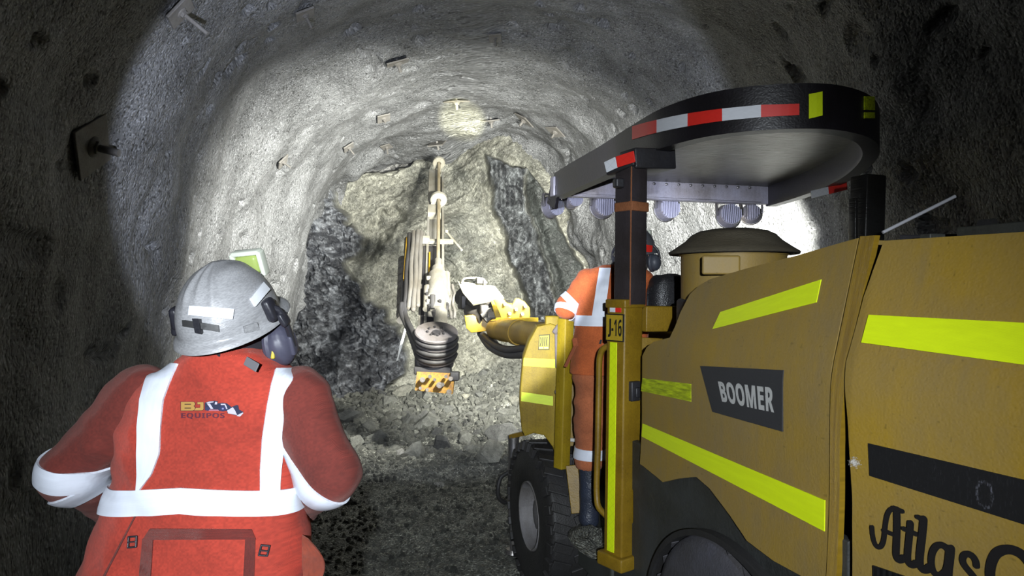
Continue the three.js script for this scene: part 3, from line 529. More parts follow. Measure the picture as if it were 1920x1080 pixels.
  // handrail
  part('handrail', hoseCapped([R_(1142, 648, 3.76), R_(1131, 654, 3.78), R_(1125, 668, 3.8), R_(1123, 720, 3.82), R_(1121, 830, 3.82), R_(1119, 930, 3.82), R_(1122, 950, 3.8), R_(1138, 968, 3.76)], 0.0165, 60, 12), M.yellow, rig, 'bent yellow grab rail');
}
{ // platform, seat, front body
  part('platform', join([box(1.15, 0.05, 0.95, V(0.58, 0.55, -0.6), 0.008), box(1.1, 0.3, 0.1, V(0.58, 0.36, -0.16), 0.01), box(0.10, 0.22, 0.7, V(0.06, 0.43, -0.55), 0.02)]), M.chassis, rig, 'dirty step plate under the operator');
  // caked mud along the edge of the step
  part('mud_cake', grid(40, 24, (u, v) => { const a = u * 6.2832, r = v, n = noise(u * 9, v * 5, 6) * 0.3 + 1; return V(0.06 + 0.16 * r * n * Math.cos(a), 0.56 + 0.075 * (1 - r * r) * (0.8 + 0.5 * noise(Math.cos(a) * r * 4, Math.sin(a) * r * 4, 2)), -0.35 + 0.3 * r * n * Math.sin(a)); }), M.floor, rig, 'caked grey mud on the step');
  part('frame_beam', join([box(0.9, 0.32, 5.4, V(0.62, 0.36, 0.6), 0.02)]), M.chassis, rig);
  part('front_body', join([box(0.95, 0.8, 1.0, V(0.92, 0.95, -2.0), 0.03), box(0.5, 0.35, 0.5, V(0.9, 1.5, -1.75), 0.03)]), M.yellow, rig);
  // black operator's seat seen above the ledge
  const c = R_(1253, 552, 4.15);
  part('seat_back', grid(28, 20, (u, v) => { const a = u * 6.2832, b = v * Math.PI, s = Math.sin(b), p = (k, e) => Math.sign(k) * Math.pow(Math.abs(k), e); return V(c.x + 0.12 * p(Math.cos(a), 0.6) * Math.pow(s, 0.5), c.y - 0.03 + 0.14 * -p(Math.cos(b), 0.75) + 0.012 * noise(u * 9, v * 9, 3), c.z + 0.09 * p(Math.sin(a), 0.7) * Math.pow(s, 0.5)); }), mat({ color: C(0.02, 0.02, 0.022), roughness: 0.38, bumpMap: fineBump, bumpScale: 0.004 }), rig, 'black padded seat back');
}
{ // front fender: plate facing the camera with two lime tapes, and its edge post
  const d = 4.6, px = (pts) => pts.map(([x, y]) => { const p = P(x, y, d); return [p.x, p.y]; });
  const sh = new THREE.Shape(px([[1020, 609], [1007, 612], [992, 640], [981, 672], [975, 740], [974, 765], [978, 806], [984, 818], [1000, 812], [1020, 816], [1036, 838], [1046, 870], [1048, 612], [1032, 606]]).map((a) => new THREE.Vector2(...a)));
  const toR = (g) => g.applyMatrix4(new THREE.Matrix4().makeTranslation(-RIG_AT.x, -RIG_AT.y, -RIG_AT.z)).applyMatrix4(new THREE.Matrix4().makeRotationY(-RIG_TURN));
  const fender = part('front_fender', join([toR(new THREE.ExtrudeGeometry(sh, { depth: 0.34, bevelEnabled: true, bevelSize: 0.012, bevelThickness: 0.012, bevelOffset: -0.012, bevelSegments: 2 }).translate(0, 0, -d - 0.34)), toR(box(0.09, 0.14, 0.12, P(1035, 612, d + 0.06), 0.01))], 0.5), M.yellowLemon, rig, 'bright yellow front fender box');
  const strip = (a, b, c2, e) => toR(grid(6, 2, (u, v) => { const x = lerp(lerp(a[0], b[0], u), lerp(e[0], c2[0], u), 1 - v), y = lerp(lerp(a[1], b[1], u), lerp(e[1], c2[1], u), 1 - v); return P(x, y, d - 0.016); }, () => V(0, 0, -0.012)));
  part('reflective_tape', strip([982, 671], [1043, 674], [1043, 690], [981, 686]), M.lime, fender); part('reflective_tape', strip([978, 735], [1037, 743], [1037, 761], [977, 752]), M.lime, fender);
  part('warning_plate', strip([1011, 628], [1031, 627], [1030, 656], [1009, 656]), mat({ roughness: 0.6, map: canvasTex(128, 128, (g) => { g.fillStyle = '#2a250c'; g.fillRect(0, 0, 128, 128); g.fillStyle = '#b0a838'; g.fillRect(6, 6, 116, 116); g.strokeStyle = '#2c2a10'; g.lineWidth = 9; for (let i = 0; i < 4; i++) { g.beginPath(); g.moveTo(20 + i * 26, 20); g.lineTo(30 + i * 20, 62); g.lineTo(18 + i * 27, 98); g.stroke(); } g.fillStyle = '#ddd9b0'; g.fillRect(10, 106, 46, 9); g.fillRect(70, 106, 46, 9); }) }), fender, 'small worn pictogram plate');
  const n = V(-0.09, 0, 1).normalize().applyAxisAngle(V(0, 1, 0), -RIG_TURN), nl = n.clone().applyAxisAngle(V(0, 1, 0), -Math.PI / 4);
  part('fender_post', join([bar(R_(1053, 878, 4.46), R_(1061, 597, 4.46), 0.075, 0.075, nl, 0.008)], 0.6), M.yellowLemon, rig, 'yellow edge post of the fender');
  part('fender_gusset', join([bar(R_(1083, 962, 4.35), R_(1072, 872, 4.4), 0.075, 0.02, n, 0.004)]), M.yellow, rig);
  part('inner_plate', join([bar(R_(1074, 840, 4.75), R_(1072, 690, 4.75), 0.06, 0.02, n, 0.004)]), M.yellowDusted, rig);
  part('lever', join([rod(R_(1046, 800, 4.5), R_(1048, 690, 4.5), 0.009, 10), bar(R_(1046, 690, 4.5), R_(1045, 625, 4.5), 0.034, 0.03, n, 0.008), bar(R_(1039, 626, 4.5), R_(1050, 610, 4.5), 0.04, 0.035, n, 0.012), new THREE.SphereGeometry(0.016, 10, 8).translate(...R_(1044, 735, 4.5).toArray())], 0.6), mat({ color: C(0.2, 0.17, 0.16), roughness: 0.7, map: grimeColor }), rig, 'grimy control linkage');
  part('drain_pipe', hoseCapped([R_(1062, 823, 4.5), R_(1072, 825, 4.48), R_(1082, 824, 4.46), R_(1087, 815, 4.46), R_(1087, 806, 4.47)], 0.012, 30, 10), mat({ color: C(0.6, 0.6, 0.58), roughness: 0.5 }), rig, 'bent grey pipe');
  part('grating', join([0, 1, 2, 3, 4, 5, 6].map((i) => bar(R_(1069 + i * 3, 873, 4.5), R_(1069 + i * 3, 850, 4.5), 0.006, 0.04, n, 0.001)).concat([bar(R_(1068, 860, 4.53), R_(1090, 860, 4.53), 0.02, 0.02)])), M.black, rig);
}
// wheels: tyre with lugs, rim, hub, nuts
function wheel(at, rad, width, label, rub = M.rubber, worn = 1) {
  const g = new THREE.Group(); g.name = 'wheel'; g.userData.label = label; g.position.copy(at); rig.add(g);
  const h = width / 2, pr = [[rad * 0.44, -h * 0.8], [rad * 0.5, -h * 0.95], [rad * 0.68, -h], [rad * 0.86, -h * 0.97], [rad * 0.95, -h * 0.88], [rad * 0.985, -h * 0.7], [rad * 0.985, h * 0.7], [rad * 0.95, h * 0.88], [rad * 0.86, h * 0.97], [rad * 0.68, h], [rad * 0.5, h * 0.95], [rad * 0.44, h * 0.8]];
  const tyre = new THREE.LatheGeometry(pr.map((p) => new THREE.Vector2(...p)), 72).rotateZ(-Math.PI / 2).scale(-1, 1, 1); tyre.index && (() => { const i = tyre.index.array; for (let k = 0; k < i.length; k += 3) { const t = i[k]; i[k] = i[k + 1]; i[k + 1] = t; } })();
  tyre.computeVertexNormals();
  const t = part('tyre', mapUV(tyre), rub, g);
  const lugs = []; for (let i = 0; i < 26; i++) for (const s of [-1, 1]) { const a = (i + (s > 0 ? 0.5 : 0)) / 26 * 6.2832; const b = new RoundedBoxGeometry(h * 0.86, 0.04 * worn, rad * 0.115, 1, 0.006).rotateY(s * 0.35).translate(s * h * 0.47, rad * 0.985, 0).rotateX(a); lugs.push(b); if (worn < 0.2) continue; const c = new RoundedBoxGeometry(0.03, rad * 0.13, rad * 0.115, 1, 0.006).rotateZ(s * 0.25).translate(s * h * 0.95, rad * 0.93, 0).rotateX(a); lugs.push(c); }
  part('tread', join(lugs), rub, t);
  const rim = new THREE.LatheGeometry([[rad * 0.46, -h * 0.82], [rad * 0.455, -h * 0.94], [rad * 0.43, -h * 0.92], [rad * 0.41, -h * 0.7], [rad * 0.40, -h * 0.2], [rad * 0.3, -h * 0.15], [rad * 0.26, -h * 0.3], [rad * 0.2, -h * 0.5], [rad * 0.1, -h * 0.56], [0.001, -h * 0.56]].map((p) => new THREE.Vector2(...p)), 48).rotateZ(-Math.PI / 2).scale(-1, 1, 1);
  { const i = rim.index.array; for (let k = 0; k < i.length; k += 3) { const q = i[k]; i[k] = i[k + 1]; i[k + 1] = q; } rim.computeVertexNormals(); }
  rim.rotateY(Math.PI);
  const rm = part('rim', mapUV(rim), M.rim, g, 'dusty grey rim');
  const nuts = []; for (let i = 0; i < 8; i++) { const a = i / 8 * 6.2832; nuts.push(new THREE.CylinderGeometry(0.014, 0.014, 0.03, 6).rotateZ(Math.PI / 2).translate(-h * 0.22, rad * 0.34 * Math.cos(a), rad * 0.34 * Math.sin(a))); }
  part('wheel_nut', join(nuts), M.steel, rm);
  return g;
}
wheel(V(-0.02, 0.49, -1.16), 0.49, 0.3, 'black front tyre with block tread', M.rubber, 0.55);
wheel(V(0.12, 0.5, 0.85), 0.5, 0.3, 'dusty rear tyre under the wheel arch', mat({ color: C(0.07, 0.07, 0.085), roughness: 0.8, map: grimeColor, bumpMap: fineBump, bumpScale: 0.003 }), 0.12);
{ // dark lower chassis plate with wheel arch, jack leg, hoses
  const w = 0.62, sh = new THREE.Shape([[-0.16, 0.3], [-0.16, 1.22], [1.56, 1.22], [1.56, 0.3]].map((p) => new THREE.Vector2(...p)));
  const hole = new THREE.Path(); hole.absellipse(0.92, 0.46, w, w * 0.88, 0, Math.PI * 2); sh.holes.push(hole);
  const slot = new THREE.Path([[-0.02, 0.82], [0.07, 0.8], [0.07, 0.98], [-0.02, 0.99]].map((p) => new THREE.Vector2(...p))); sh.holes.push(slot);
  const g = new THREE.ExtrudeGeometry(sh, { depth: 0.03, bevelEnabled: true, bevelSize: 0.006, bevelThickness: 0.006, bevelSegments: 2, curveSegments: 40 }).rotateY(-Math.PI / 2).translate(0.05, 0, 0);
  part('chassis_plate', mapUV(toCreasedNormals(g, 0.5)), mat({ color: C(0.05, 0.055, 0.055), roughness: 0.55, map: grimeColor, bumpMap: fineBump, bumpScale: 0.002 }), rig, 'dark scuffed lower chassis plate');
  const arch = []; for (let i = 0; i <= 24; i++) { const a = lerp(0.12, 0.88, i / 24) * Math.PI; arch.push([a]); }
  part('wheel_arch', grid(40, 4, (u, v) => { const a = lerp(0.05, 0.95, u) * Math.PI; return V(lerp(-0.03, 0.32, v), 0.46 + (w * 0.87) * Math.sin(a), 0.92 - (w * 0.99) * Math.cos(a)); }, (u) => { const a = lerp(0.05, 0.95, u) * Math.PI; return V(0, 0.025 * Math.sin(a), -0.025 * Math.cos(a)); }), M.rubber, rig, 'black rubber wheel arch');
  const jb = R_(962, 1040, 5.3), jt = R_(963, 822, 5.3);
  const jack = part('jack_leg', join([rod(jb.clone().lerp(jt, 0.28), jt, 0.04, 20), rod(jb.clone().add(V(0, 0.03, 0)), jt, 0.024, 16), rod(jt, jt.clone().add(V(0, 0.02, 0)), 0.044, 20), new THREE.CylinderGeometry(0.05, 0.06, 0.03, 20).translate(jb.x, jb.y + 0.03, jb.z)], 0.6), M.steel, rig, 'grey hydraulic jack leg beside the front wheel');
  part('jack_cap', join([bar(R_(958, 818, 5.3), R_(985, 812, 5.25), 0.07, 0.03)]), M.yellow, jack);
  part('jack_hose', hoseCapped([R_(952, 886, 5.3), R_(940, 894, 5.28), R_(934, 912, 5.26), R_(935, 932, 5.27), R_(946, 942, 5.3), R_(956, 938, 5.33)], 0.016, 40, 10), M.rubber, jack);
}
{ // air intake with rubber dome
  const c = V(0.40, 0, 0.36);
  part('intake_drum', join([new THREE.CylinderGeometry(0.245, 0.245, 0.3, 48).translate(c.x, 2.03, c.z), new THREE.CylinderGeometry(0.255, 0.255, 0.02, 48).translate(c.x, 2.165, c.z)], 0.5), M.hoodPaint, rig, 'dusty yellow intake drum');
  part('intake_latch', join([bar(R_(1316, 497, 3.2), R_(1388, 497, 3.16), 0.02, 0.085, V(0, 1, 0), 0.01)]), M.yellowDusted, rig);
  part('intake_dome', new THREE.LatheGeometry([[0.0, 2.285], [0.1, 2.283], [0.16, 2.272], [0.195, 2.255], [0.225, 2.225], [0.275, 2.19], [0.305, 2.172], [0.3, 2.16], [0.25, 2.165], [0.0, 2.17]].map((p) => new THREE.Vector2(...p)), 56).translate(c.x, 0, c.z), mat({ color: C(0.10, 0.085, 0.055), roughness: 0.8, map: grimeColor, bumpMap: fineBump, bumpScale: 0.003 }), rig, 'dusty dark rubber dome');
}
// ---- canopy
const CAN_LOW = 2.70, CAN_HIGH = 2.88;
const canPts = [[0.33, 5.65], [0.44, 5.1], [0.56, 4.55], [0.66, 4.0], [0.76, 3.58], [0.92, 3.31], [1.12, 3.19], [1.38, 3.17], [1.64, 3.33], [1.88, 3.68], [2.08, 4.2], [2.22, 4.8], [2.28, 5.5], [2.27, 6.2]].map(([x, d]) => toRig(V(x, 0, -d)));
const canCurve = new THREE.CatmullRomCurve3(canPts, false, 'centripetal'), canLine = canCurve.getSpacedPoints(160);
const inward = (i) => { const a = canLine[Math.max(0, i - 1)], b = canLine[Math.min(160, i + 1)], t = b.clone().sub(a).normalize(); return V(-t.z, 0, t.x); };
{ const mid = toRig(V(1.3, 0, -4.8)); if (inward(80).dot(mid.clone().sub(canLine[80])) < 0) { const old = inward; globalThis.flipIn = -1; } else globalThis.flipIn = 1; }
const inw = (i) => inward(i).multiplyScalar(globalThis.flipIn);
{
  const rimM = paint(0.014, 0.012, 0.016, { roughness: 0.4 });
  const sect = [[0, CAN_LOW], [0, CAN_HIGH], [0.09, CAN_HIGH + 0.01], [0.09, CAN_LOW + 0.02], [0.08, CAN_LOW], [0, CAN_LOW]];
  const rim = grid(160, 5, (u, v) => { const i = Math.round(u * 160), s = sect[Math.round(v * 5)], p = canLine[i].clone().addScaledVector(inw(i), s[0]); p.y = s[1]; p.u = u * 9; p.v = v; return p; });
  const cap = (i) => { const q = inw(i); const t = canLine[i]; const s = join([box(0.004, 0.004, 0.004)]); return s; };
  const rg = toCreasedNormals(rim, 0.5);
  const rimPart = part('canopy_rim', mapUV(rg), rimM, rig, 'curved black canopy rim');
  // striped tape along the rim, placed by where the photograph shows the ends
  const proj = canLine.map((p) => { const w = p.clone().applyAxisAngle(V(0, 1, 0), RIG_TURN).add(RIG_AT); return { px: 960 + w.x / -w.z * FOCAL, d: -w.z }; });
  const at = (px) => { for (let i = 0; i < 105; i++) if ((proj[i].px - px) * (proj[i + 1].px - px) <= 0) { const f = (px - proj[i].px) / (proj[i + 1].px - proj[i].px); return i + f; } return 0; };
  const pt = (s, y, off) => { const i = Math.floor(s), f = s - i, p = canLine[i].clone().lerp(canLine[Math.min(160, i + 1)], f), d = lerp(proj[i].d, proj[Math.min(160, i + 1)].d, f); p.addScaledVector(inw(i), -off); p.y = 2 - (y - 540) / FOCAL * d; return p; };
  const tape = (x0, x1, t0, b0, t1, b1, m, label) => { const a = at(x0), b = at(x1), bend = (u) => 0; part('reflective_tape', grid(16, 2, (u, v) => pt(lerp(a, b, u), lerp(lerp(b0, t0, v), lerp(b1, t1, v), u), 0.006), (u) => inw(Math.floor(lerp(a, b, u))).multiplyScalar(0.005)), m, rimPart, label); };
  tape(1187, 1233, 237, 262, 225, 249, M.redTape); tape(1233, 1291, 225, 249, 213, 237, M.whiteTape); tape(1291, 1355, 213, 237, 204, 227, M.redTape); tape(1355, 1427, 204, 227, 197, 220, M.whiteTape); tape(1427, 1498, 197, 220, 195, 216, M.redTape);
  tape(1516, 1541, 177, 223, 172, 217, M.lime, 'square lime tape patch'); tape(1619, 1638, 181, 206, 181, 207, M.limeDull, 'dim lime tape patch'); tape(1619, 1638, 211, 222, 211, 222, M.limeDull);
  // roof plate and steel lining below it
  const outline = new THREE.Shape(canLine.map((p) => new THREE.Vector2(p.x, -p.z))), inner = new THREE.Shape(canLine.map((p, i) => { const q = p.clone().addScaledVector(inw(i), 0.075); return new THREE.Vector2(q.x, -q.z); }));
  part('canopy_roof', mapUV(new THREE.ExtrudeGeometry(outline, { depth: 0.02, bevelEnabled: false }).rotateX(-Math.PI / 2).translate(0, CAN_HIGH, 0)), rimM, rig);
  part('canopy_lining', mapUV(new THREE.ExtrudeGeometry(inner, { depth: 0.01, bevelEnabled: false }).rotateX(-Math.PI / 2).translate(0, CAN_HIGH - 0.015, 0)), new THREE.MeshPhysicalMaterial({ color: C(0.2, 0.2, 0.185), metalness: 0.85, roughness: 0.36, roughnessMap: null, map: rep(grimeColor, 0.7), bumpMap: rep(brushed, 0.9, 0.9), bumpScale: 0.006 }), rig, 'brushed steel underside of the canopy');
  // front beam, lip plates
  const fl = canLine[0], fr = canLine[160], fy = (y) => (p) => V(p.x, y, p.z);
  const dirF = fr.clone().sub(fl).normalize(), beam = part('canopy_front_beam', join([bar(fy(2.795)(fl.clone().addScaledVector(dirF, -0.02)), fy(2.79)(fr.clone().addScaledVector(dirF, 0.03)), 0.08, 0.15, V(0, 1, 0), 0.006), bar(fy(2.735)(fl.clone().addScaledVector(dirF, 0.1)), fy(2.72)(fr.clone().addScaledVector(dirF, -0.2)), 0.12, 0.012, V(0, 1, 0), 0.003)], 0.6), mat({ color: C(0.5, 0.5, 0.6), metalness: 0.3, roughness: 0.45, map: grimeColor }), rig, 'grey steel beam carrying the work lights');
  for (let i = 0; i < 11; i++) { const p = fl.clone().lerp(fr, 0.3 + i * 0.055); part('rivet', new THREE.SphereGeometry(0.012, 8, 6).translate(p.x + 0.012, 2.845, p.z + 0.045), M.steel, beam); }
  part('corner_bracket', join([bar(R_(1032, 362, 5.72), R_(1046, 372, 5.6), 0.03, 0.17, V(0, 1, 0), 0.004), bar(R_(1040, 392, 5.72), R_(1034, 372, 5.72), 0.06, 0.02, V(0, 0, 1), 0.004)]), rimM, rig);
  // right-hand rim tape and right rear post
  part('reflective_tape', join([bar(R_(1521, 365, 5.1), R_(1554, 357, 4.98), 0.01, 0.055)]), M.whiteTape, rimPart); part('reflective_tape', join([bar(R_(1554, 357, 4.98), R_(1588, 348, 4.86), 0.01, 0.055)]), M.redTape, rimPart);
  part('reflective_tape', join([bar(R_(1601, 357, 4.5), R_(1618, 352, 4.5), 0.01, 0.025)]), M.lime, rimPart);
  part('rear_canopy_post', join([bar(R_(1622, 520, 3.95), R_(1628, 330, 3.95), 0.13, 0.13, V(0, 0, 1), 0.01), bar(R_(1600, 470, 3.9), R_(1600, 372, 3.9), 0.02, 0.05, V(0, 0, 1), 0.004)], 0.6), mat({ color: C(0.05, 0.05, 0.05), metalness: 0.5, roughness: 0.3, map: grimeColor, bumpMap: brushed, bumpScale: 0.004 }), rig, 'black rear right canopy post');
}
// ---- work lights under the front beam, facing forward: finned housing, bezel, glowing lens, lamp
const fwd = V(0, 0, -1);
M.lens = mat({ color: C(0.9, 0.9, 0.85), emissive: C(1, 0.97, 0.86), emissiveIntensity: 14, roughness: 0.3 });
function workLight(px, py, d, rad, yaw, pitch, cd, label, angle = 0.8) {
  const g = new THREE.Group(); g.name = 'work_light'; g.userData.label = label; g.position.copy(R_(px, py, d)); g.rotation.set(pitch, yaw, 0, 'YXZ'); rig.add(g);
  const hs = part('housing', join([new THREE.CylinderGeometry(rad, rad * 0.86, 0.07, 32).rotateX(-Math.PI / 2), new THREE.CylinderGeometry(rad * 0.8, rad * 0.8, 0.012, 32).rotateX(Math.PI / 2).translate(0, 0, 0.038)], 0.5), mat({ color: C(0.34, 0.34, 0.42), metalness: 0.3, roughness: 0.5, map: grimeColor }), g);
  const fins = []; for (let i = -5; i <= 5; i++) { const x = i * rad * 0.155, hh = Math.sqrt(Math.max(0, rad * rad * 0.72 - x * x)); fins.push(new RoundedBoxGeometry(rad * 0.06, hh * 2, 0.03, 1, 0.002).translate(x, 0, 0.052)); }
  part('cooling_fins', join(fins), mat({ color: C(0.42, 0.42, 0.52), metalness: 0.3, roughness: 0.45 }), g);
  part('bezel', new THREE.TorusGeometry(rad * 0.99, 0.009, 10, 40).translate(0, 0, -0.035), M.steel, g);
  part('lens', new THREE.CylinderGeometry(rad * 0.9, rad * 0.9, 0.012, 32).rotateX(Math.PI / 2).translate(0, 0, -0.038), M.lens, g);
  part('bracket', join([box(0.02, rad * 1.15, 0.02, V(rad * 1.04, rad * 0.55, 0), 0.003), box(0.02, rad * 1.15, 0.02, V(-rad * 1.04, rad * 0.55, 0), 0.003), box(rad * 2.16, 0.015, 0.03, V(0, rad * 1.12, 0), 0.003)]), M.steel, g);
  const s = new THREE.SpotLight(WARM, cd, 0, angle, 0.6); s.position.set(0, 0, -0.06); s.target.position.set(0, 0, -1.06); s.shadow.radius = rad / 0.02 * 0.8; g.add(s, s.target);
}
workLight(1036, 388, 5.95, 0.09, 0.42, -0.1, LIGHT.workLamp * 1.3, 'work light at the left front canopy corner');
workLight(1074, 374, 6.0, 0.075, 0.2, -0.06, LIGHT.workLamp, 'small work light with vertical fins');
workLight(1131, 386, 6.0, 0.105, 0.0, -0.06, LIGHT.workLamp, 'large work light left of the canopy post');
workLight(1251, 391, 6.1, 0.105, 0.08, -0.06, LIGHT.workLamp, 'large work light right of the canopy post');
workLight(1368, 404, 6.2, 0.105, -0.25, -0.22, LIGHT.workLampNear, 'dark work light above the intake dome', 0.85);
workLight(1408, 400, 6.35, 0.09, -0.6, -0.25, LIGHT.workLampNear * 0.5, 'rightmost small work light', 0.85);
{ // odds and ends on the rear deck
  part('antenna_rod', join([rod(R_(1655, 436, 2.35), R_(1791, 368, 2.35), 0.0055, 10)]), mat({ color: C(0.3, 0.3, 0.32), roughness: 0.4 }), rig, 'thin pale grey rod');
  const ring = (px, py, d, ro, ri, w, turn) => { const s = new THREE.Shape(); s.absellipse(0, 0, ro, ro * 0.95, 0, 6.2832); const h = new THREE.Path(); h.absellipse(ro * 0.1, -ro * 0.32, ri, ri, 0, 6.2832); s.holes.push(h); const c = R_(px, py, d); return new THREE.ExtrudeGeometry(s, { depth: w, bevelEnabled: true, bevelSize: 0.008, bevelThickness: 0.008, bevelSegments: 2, curveSegments: 32 }).translate(0, 0, -w / 2).rotateY(turn).translate(c.x, c.y, c.z); };
  part('lifting_eye', join([ring(1815, 415, 2.25, 0.095, 0.034, 0.05, 0.15)], 0.5), M.rubber, rig, 'dark round lifting eye'); part('lifting_eye', join([ring(1900, 440, 2.2, 0.06, 0.024, 0.05, 0.15)], 0.5), M.rubber, rig, 'smaller dark round lifting eye');
  part('deck_rail', join([bar(R_(1690, 446, 2.35), R_(1990, 452, 2.0), 0.03, 0.02)]), M.black, rig);
}
// ---- boom and drill feed
M.steelDark = mat({ color: C(0.14, 0.13, 0.12), metalness: 0.3, roughness: 0.6, map: grimeColor });
{
  const g = (name, geo, m, label) => part(name, geo, m, rig, label);
  // boom arm
  g('boom_arm', join([rod(R_(1030, 632, 5.7), R_(930, 617, 7.3), 0.105, 24), rod(R_(975, 624, 6.5), R_(968, 623, 6.6), 0.118, 24), bar(R_(1040, 608, 5.8), R_(925, 604, 7.3), 0.10, 0.03), rod(R_(952, 619, 6.95), R_(945, 618, 7.05), 0.118, 24)], 0.6), M.yellow, 'scraped yellow boom arm');
  const head = R_(948, 585, 7.3), ax = V(1, 0, 0);
  const lug = (pts, d, dep) => { const s = new THREE.Shape(pts.map(([x, y]) => { const p = P(x, y, d); return new THREE.Vector2(p.x, p.y); })); return new THREE.ExtrudeGeometry(s, { depth: dep, bevelEnabled: true, bevelSize: 0.012, bevelThickness: 0.012, bevelOffset: -0.012, bevelSegments: 2 }).translate(0, 0, -d - dep); };
  const toR = (q) => q.applyMatrix4(new THREE.Matrix4().makeTranslation(-RIG_AT.x, 0, -RIG_AT.z)).applyMatrix4(new THREE.Matrix4().makeRotationY(-RIG_TURN));
  const brM = M.yellowLemon;
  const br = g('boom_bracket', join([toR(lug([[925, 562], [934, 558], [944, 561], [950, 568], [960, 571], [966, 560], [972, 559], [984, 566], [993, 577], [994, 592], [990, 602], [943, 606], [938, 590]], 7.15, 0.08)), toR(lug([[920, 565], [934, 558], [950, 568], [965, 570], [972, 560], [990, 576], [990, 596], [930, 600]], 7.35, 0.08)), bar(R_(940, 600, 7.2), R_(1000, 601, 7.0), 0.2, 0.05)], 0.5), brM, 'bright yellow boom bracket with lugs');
  for (const [x, y] of [[955, 588], [967, 580], [979, 589], [946, 570], [984, 574], [955, 598]]) part('bolt', new THREE.CylinderGeometry(0.018, 0.018, 0.04, 8).rotateX(Math.PI / 2).translate(...R_(x, y, 7.12).toArray()), M.pale, br);
  g('boom_link', join([toR(lug([[871, 592], [886, 590], [900, 596], [925, 593], [942, 597], [942, 614], [912, 621], [884, 624], [874, 615]], 7.5, 0.1)), toR(lug([[876, 600], [940, 602], [940, 612], [884, 620]], 7.7, 0.12))], 0.5), M.yellow, 'yellow link plate at the end of the boom');
  g('rotation_unit', join([rod(R_(868, 555, 7.9), R_(925, 590, 7.5), 0.11, 20), rod(R_(880, 580, 7.7), R_(908, 597, 7.5), 0.075, 16), box(0.2, 0.16, 0.2, R_(878, 566, 7.8), 0.02), box(0.16, 0.1, 0.16, R_(912, 580, 7.5), 0.02), rod(R_(890, 560, 7.6), R_(930, 575, 7.4), 0.03, 12)], 0.6), mat({ color: C(0.035, 0.033, 0.03), roughness: 0.5, map: grimeColor }), 'oily dark rotation unit');
  g('valve_block', join([rod(R_(905, 590, 7.45), R_(925, 582, 7.4), 0.04, 14), rod(R_(912, 600, 7.42), R_(920, 592, 7.4), 0.03, 12), box(0.09, 0.07, 0.07, R_(922, 590, 7.38), 0.012)], 0.6), M.dusty);
  // pale cover plate: bent sheet
  g('cover_plate', toR(grid(20, 10, (u, v) => { const tl = [858, 527], tr = [928, 536], r2 = [945, 558], b = [887, 571], bl = [868, 549]; const top = [lerp(tl[0], tr[0], u), lerp(tl[1], tr[1], u)], bot = u < 0.3 ? [lerp(bl[0], b[0], u / 0.3), lerp(bl[1], b[1], u / 0.3)] : [lerp(b[0], r2[0], (u - 0.3) / 0.7), lerp(b[1], r2[1], (u - 0.3) / 0.7)]; return P(lerp(bot[0], top[0], v), lerp(bot[1], top[1], v), 7.55 + 0.35 * v - 0.12 * Math.sin(u * 3.1)); }, () => V(0, -0.012, -0.012))), mat({ color: C(0.24, 0.24, 0.175), roughness: 0.6, map: grimeColor }), 'pale yellow-green cover plate on the boom end');
  g('guard_hoop', hoseCapped([R_(866, 530, 7.8), R_(870, 523, 7.8), R_(882, 521, 7.8), R_(905, 523, 7.8), R_(912, 530, 7.8)], 0.011, 30, 8), M.pale);
  g('hose_clip', join([box(0.07, 0.07, 0.05, R_(899, 526, 7.75), 0.01), box(0.03, 0.05, 0.04, R_(908, 529, 7.75), 0.01)]), M.rubber);
  const bh = [[[905, 628], [925, 645], [950, 655], [985, 652], [1010, 645]], [[915, 632], [935, 655], [965, 664], [990, 658], [1015, 650]], [[900, 625], [918, 650], [945, 664], [975, 666], [1005, 662]], [[925, 640], [945, 660], [975, 658], [1000, 655], [1020, 650]]];
  bh.forEach((l, k) => g('boom_hose', hoseCapped(l.map(([x, y], i) => R_(x, y, lerp(7.5, 5.9, i / 4) + 0.06 * k)), 0.034, 40, 10), M.rubber));
  // ---- feed: a beam pointing forward and up at the face. Feed axes: D along, S across (to the right), N out of its back (towards camera, up)
  const A = P(813, 690, 8.35), B = P(818, 322, 12.25), D = B.clone().sub(A).normalize(), S = D.clone().cross(V(0, 1, 0)).normalize(), N = S.clone().cross(D).normalize(), L = B.distanceTo(A);
  const F = (s, x, n) => toRig(A.clone().addScaledVector(D, s).addScaledVector(S, x).addScaledVector(N, n));   // metres along, across, out
  const dR = toRig(A.clone().add(D)).sub(toRig(A)), sR = toRig(A.clone().add(S)).sub(toRig(A)), nR = toRig(A.clone().add(N)).sub(toRig(A));
  const fb = (s0, s1, x, n, w, h, r) => bar(F(s0, x, n), F(s1, x, n), w, h, nR, r);
  const s_of = (py) => { let best = 0, bd = 1e9; for (let s = 0; s <= L + 0.2; s += 0.01) { const p = A.clone().addScaledVector(D, s), y = 540 - (p.y - 2) / -p.z * FOCAL; if (Math.abs(y - py) < bd) { bd = Math.abs(y - py); best = s; } } return best; };
  const sTop = L, sMid = s_of(392), sMount = s_of(462), sDrill = s_of(520), sReel = s_of(628);
  const feed = g('feed_beam', join([fb(0.25, L - 0.12, 0, -0.05, 0.24, 0.05), fb(0.25, L - 0.12, -0.11, 0.0, 0.035, 0.13), fb(0.25, L - 0.12, 0.11, 0.0, 0.035, 0.13), fb(0.2, 2.9, -0.17, -0.02, 0.06, 0.1), fb(L - 1.15, L - 0.1, -0.05, 0.05, 0.14, 0.08)], 0.6), mat({ color: C(0.25, 0.25, 0.225), roughness: 0.65, metalness: 0.2, map: grimeColor, bumpMap: fineBump, bumpScale: 0.003 }), 'grey dusty feed beam pointing up at the face');
  const F2 = (name, geo, m, label) => part(name, geo, m, feed, label);
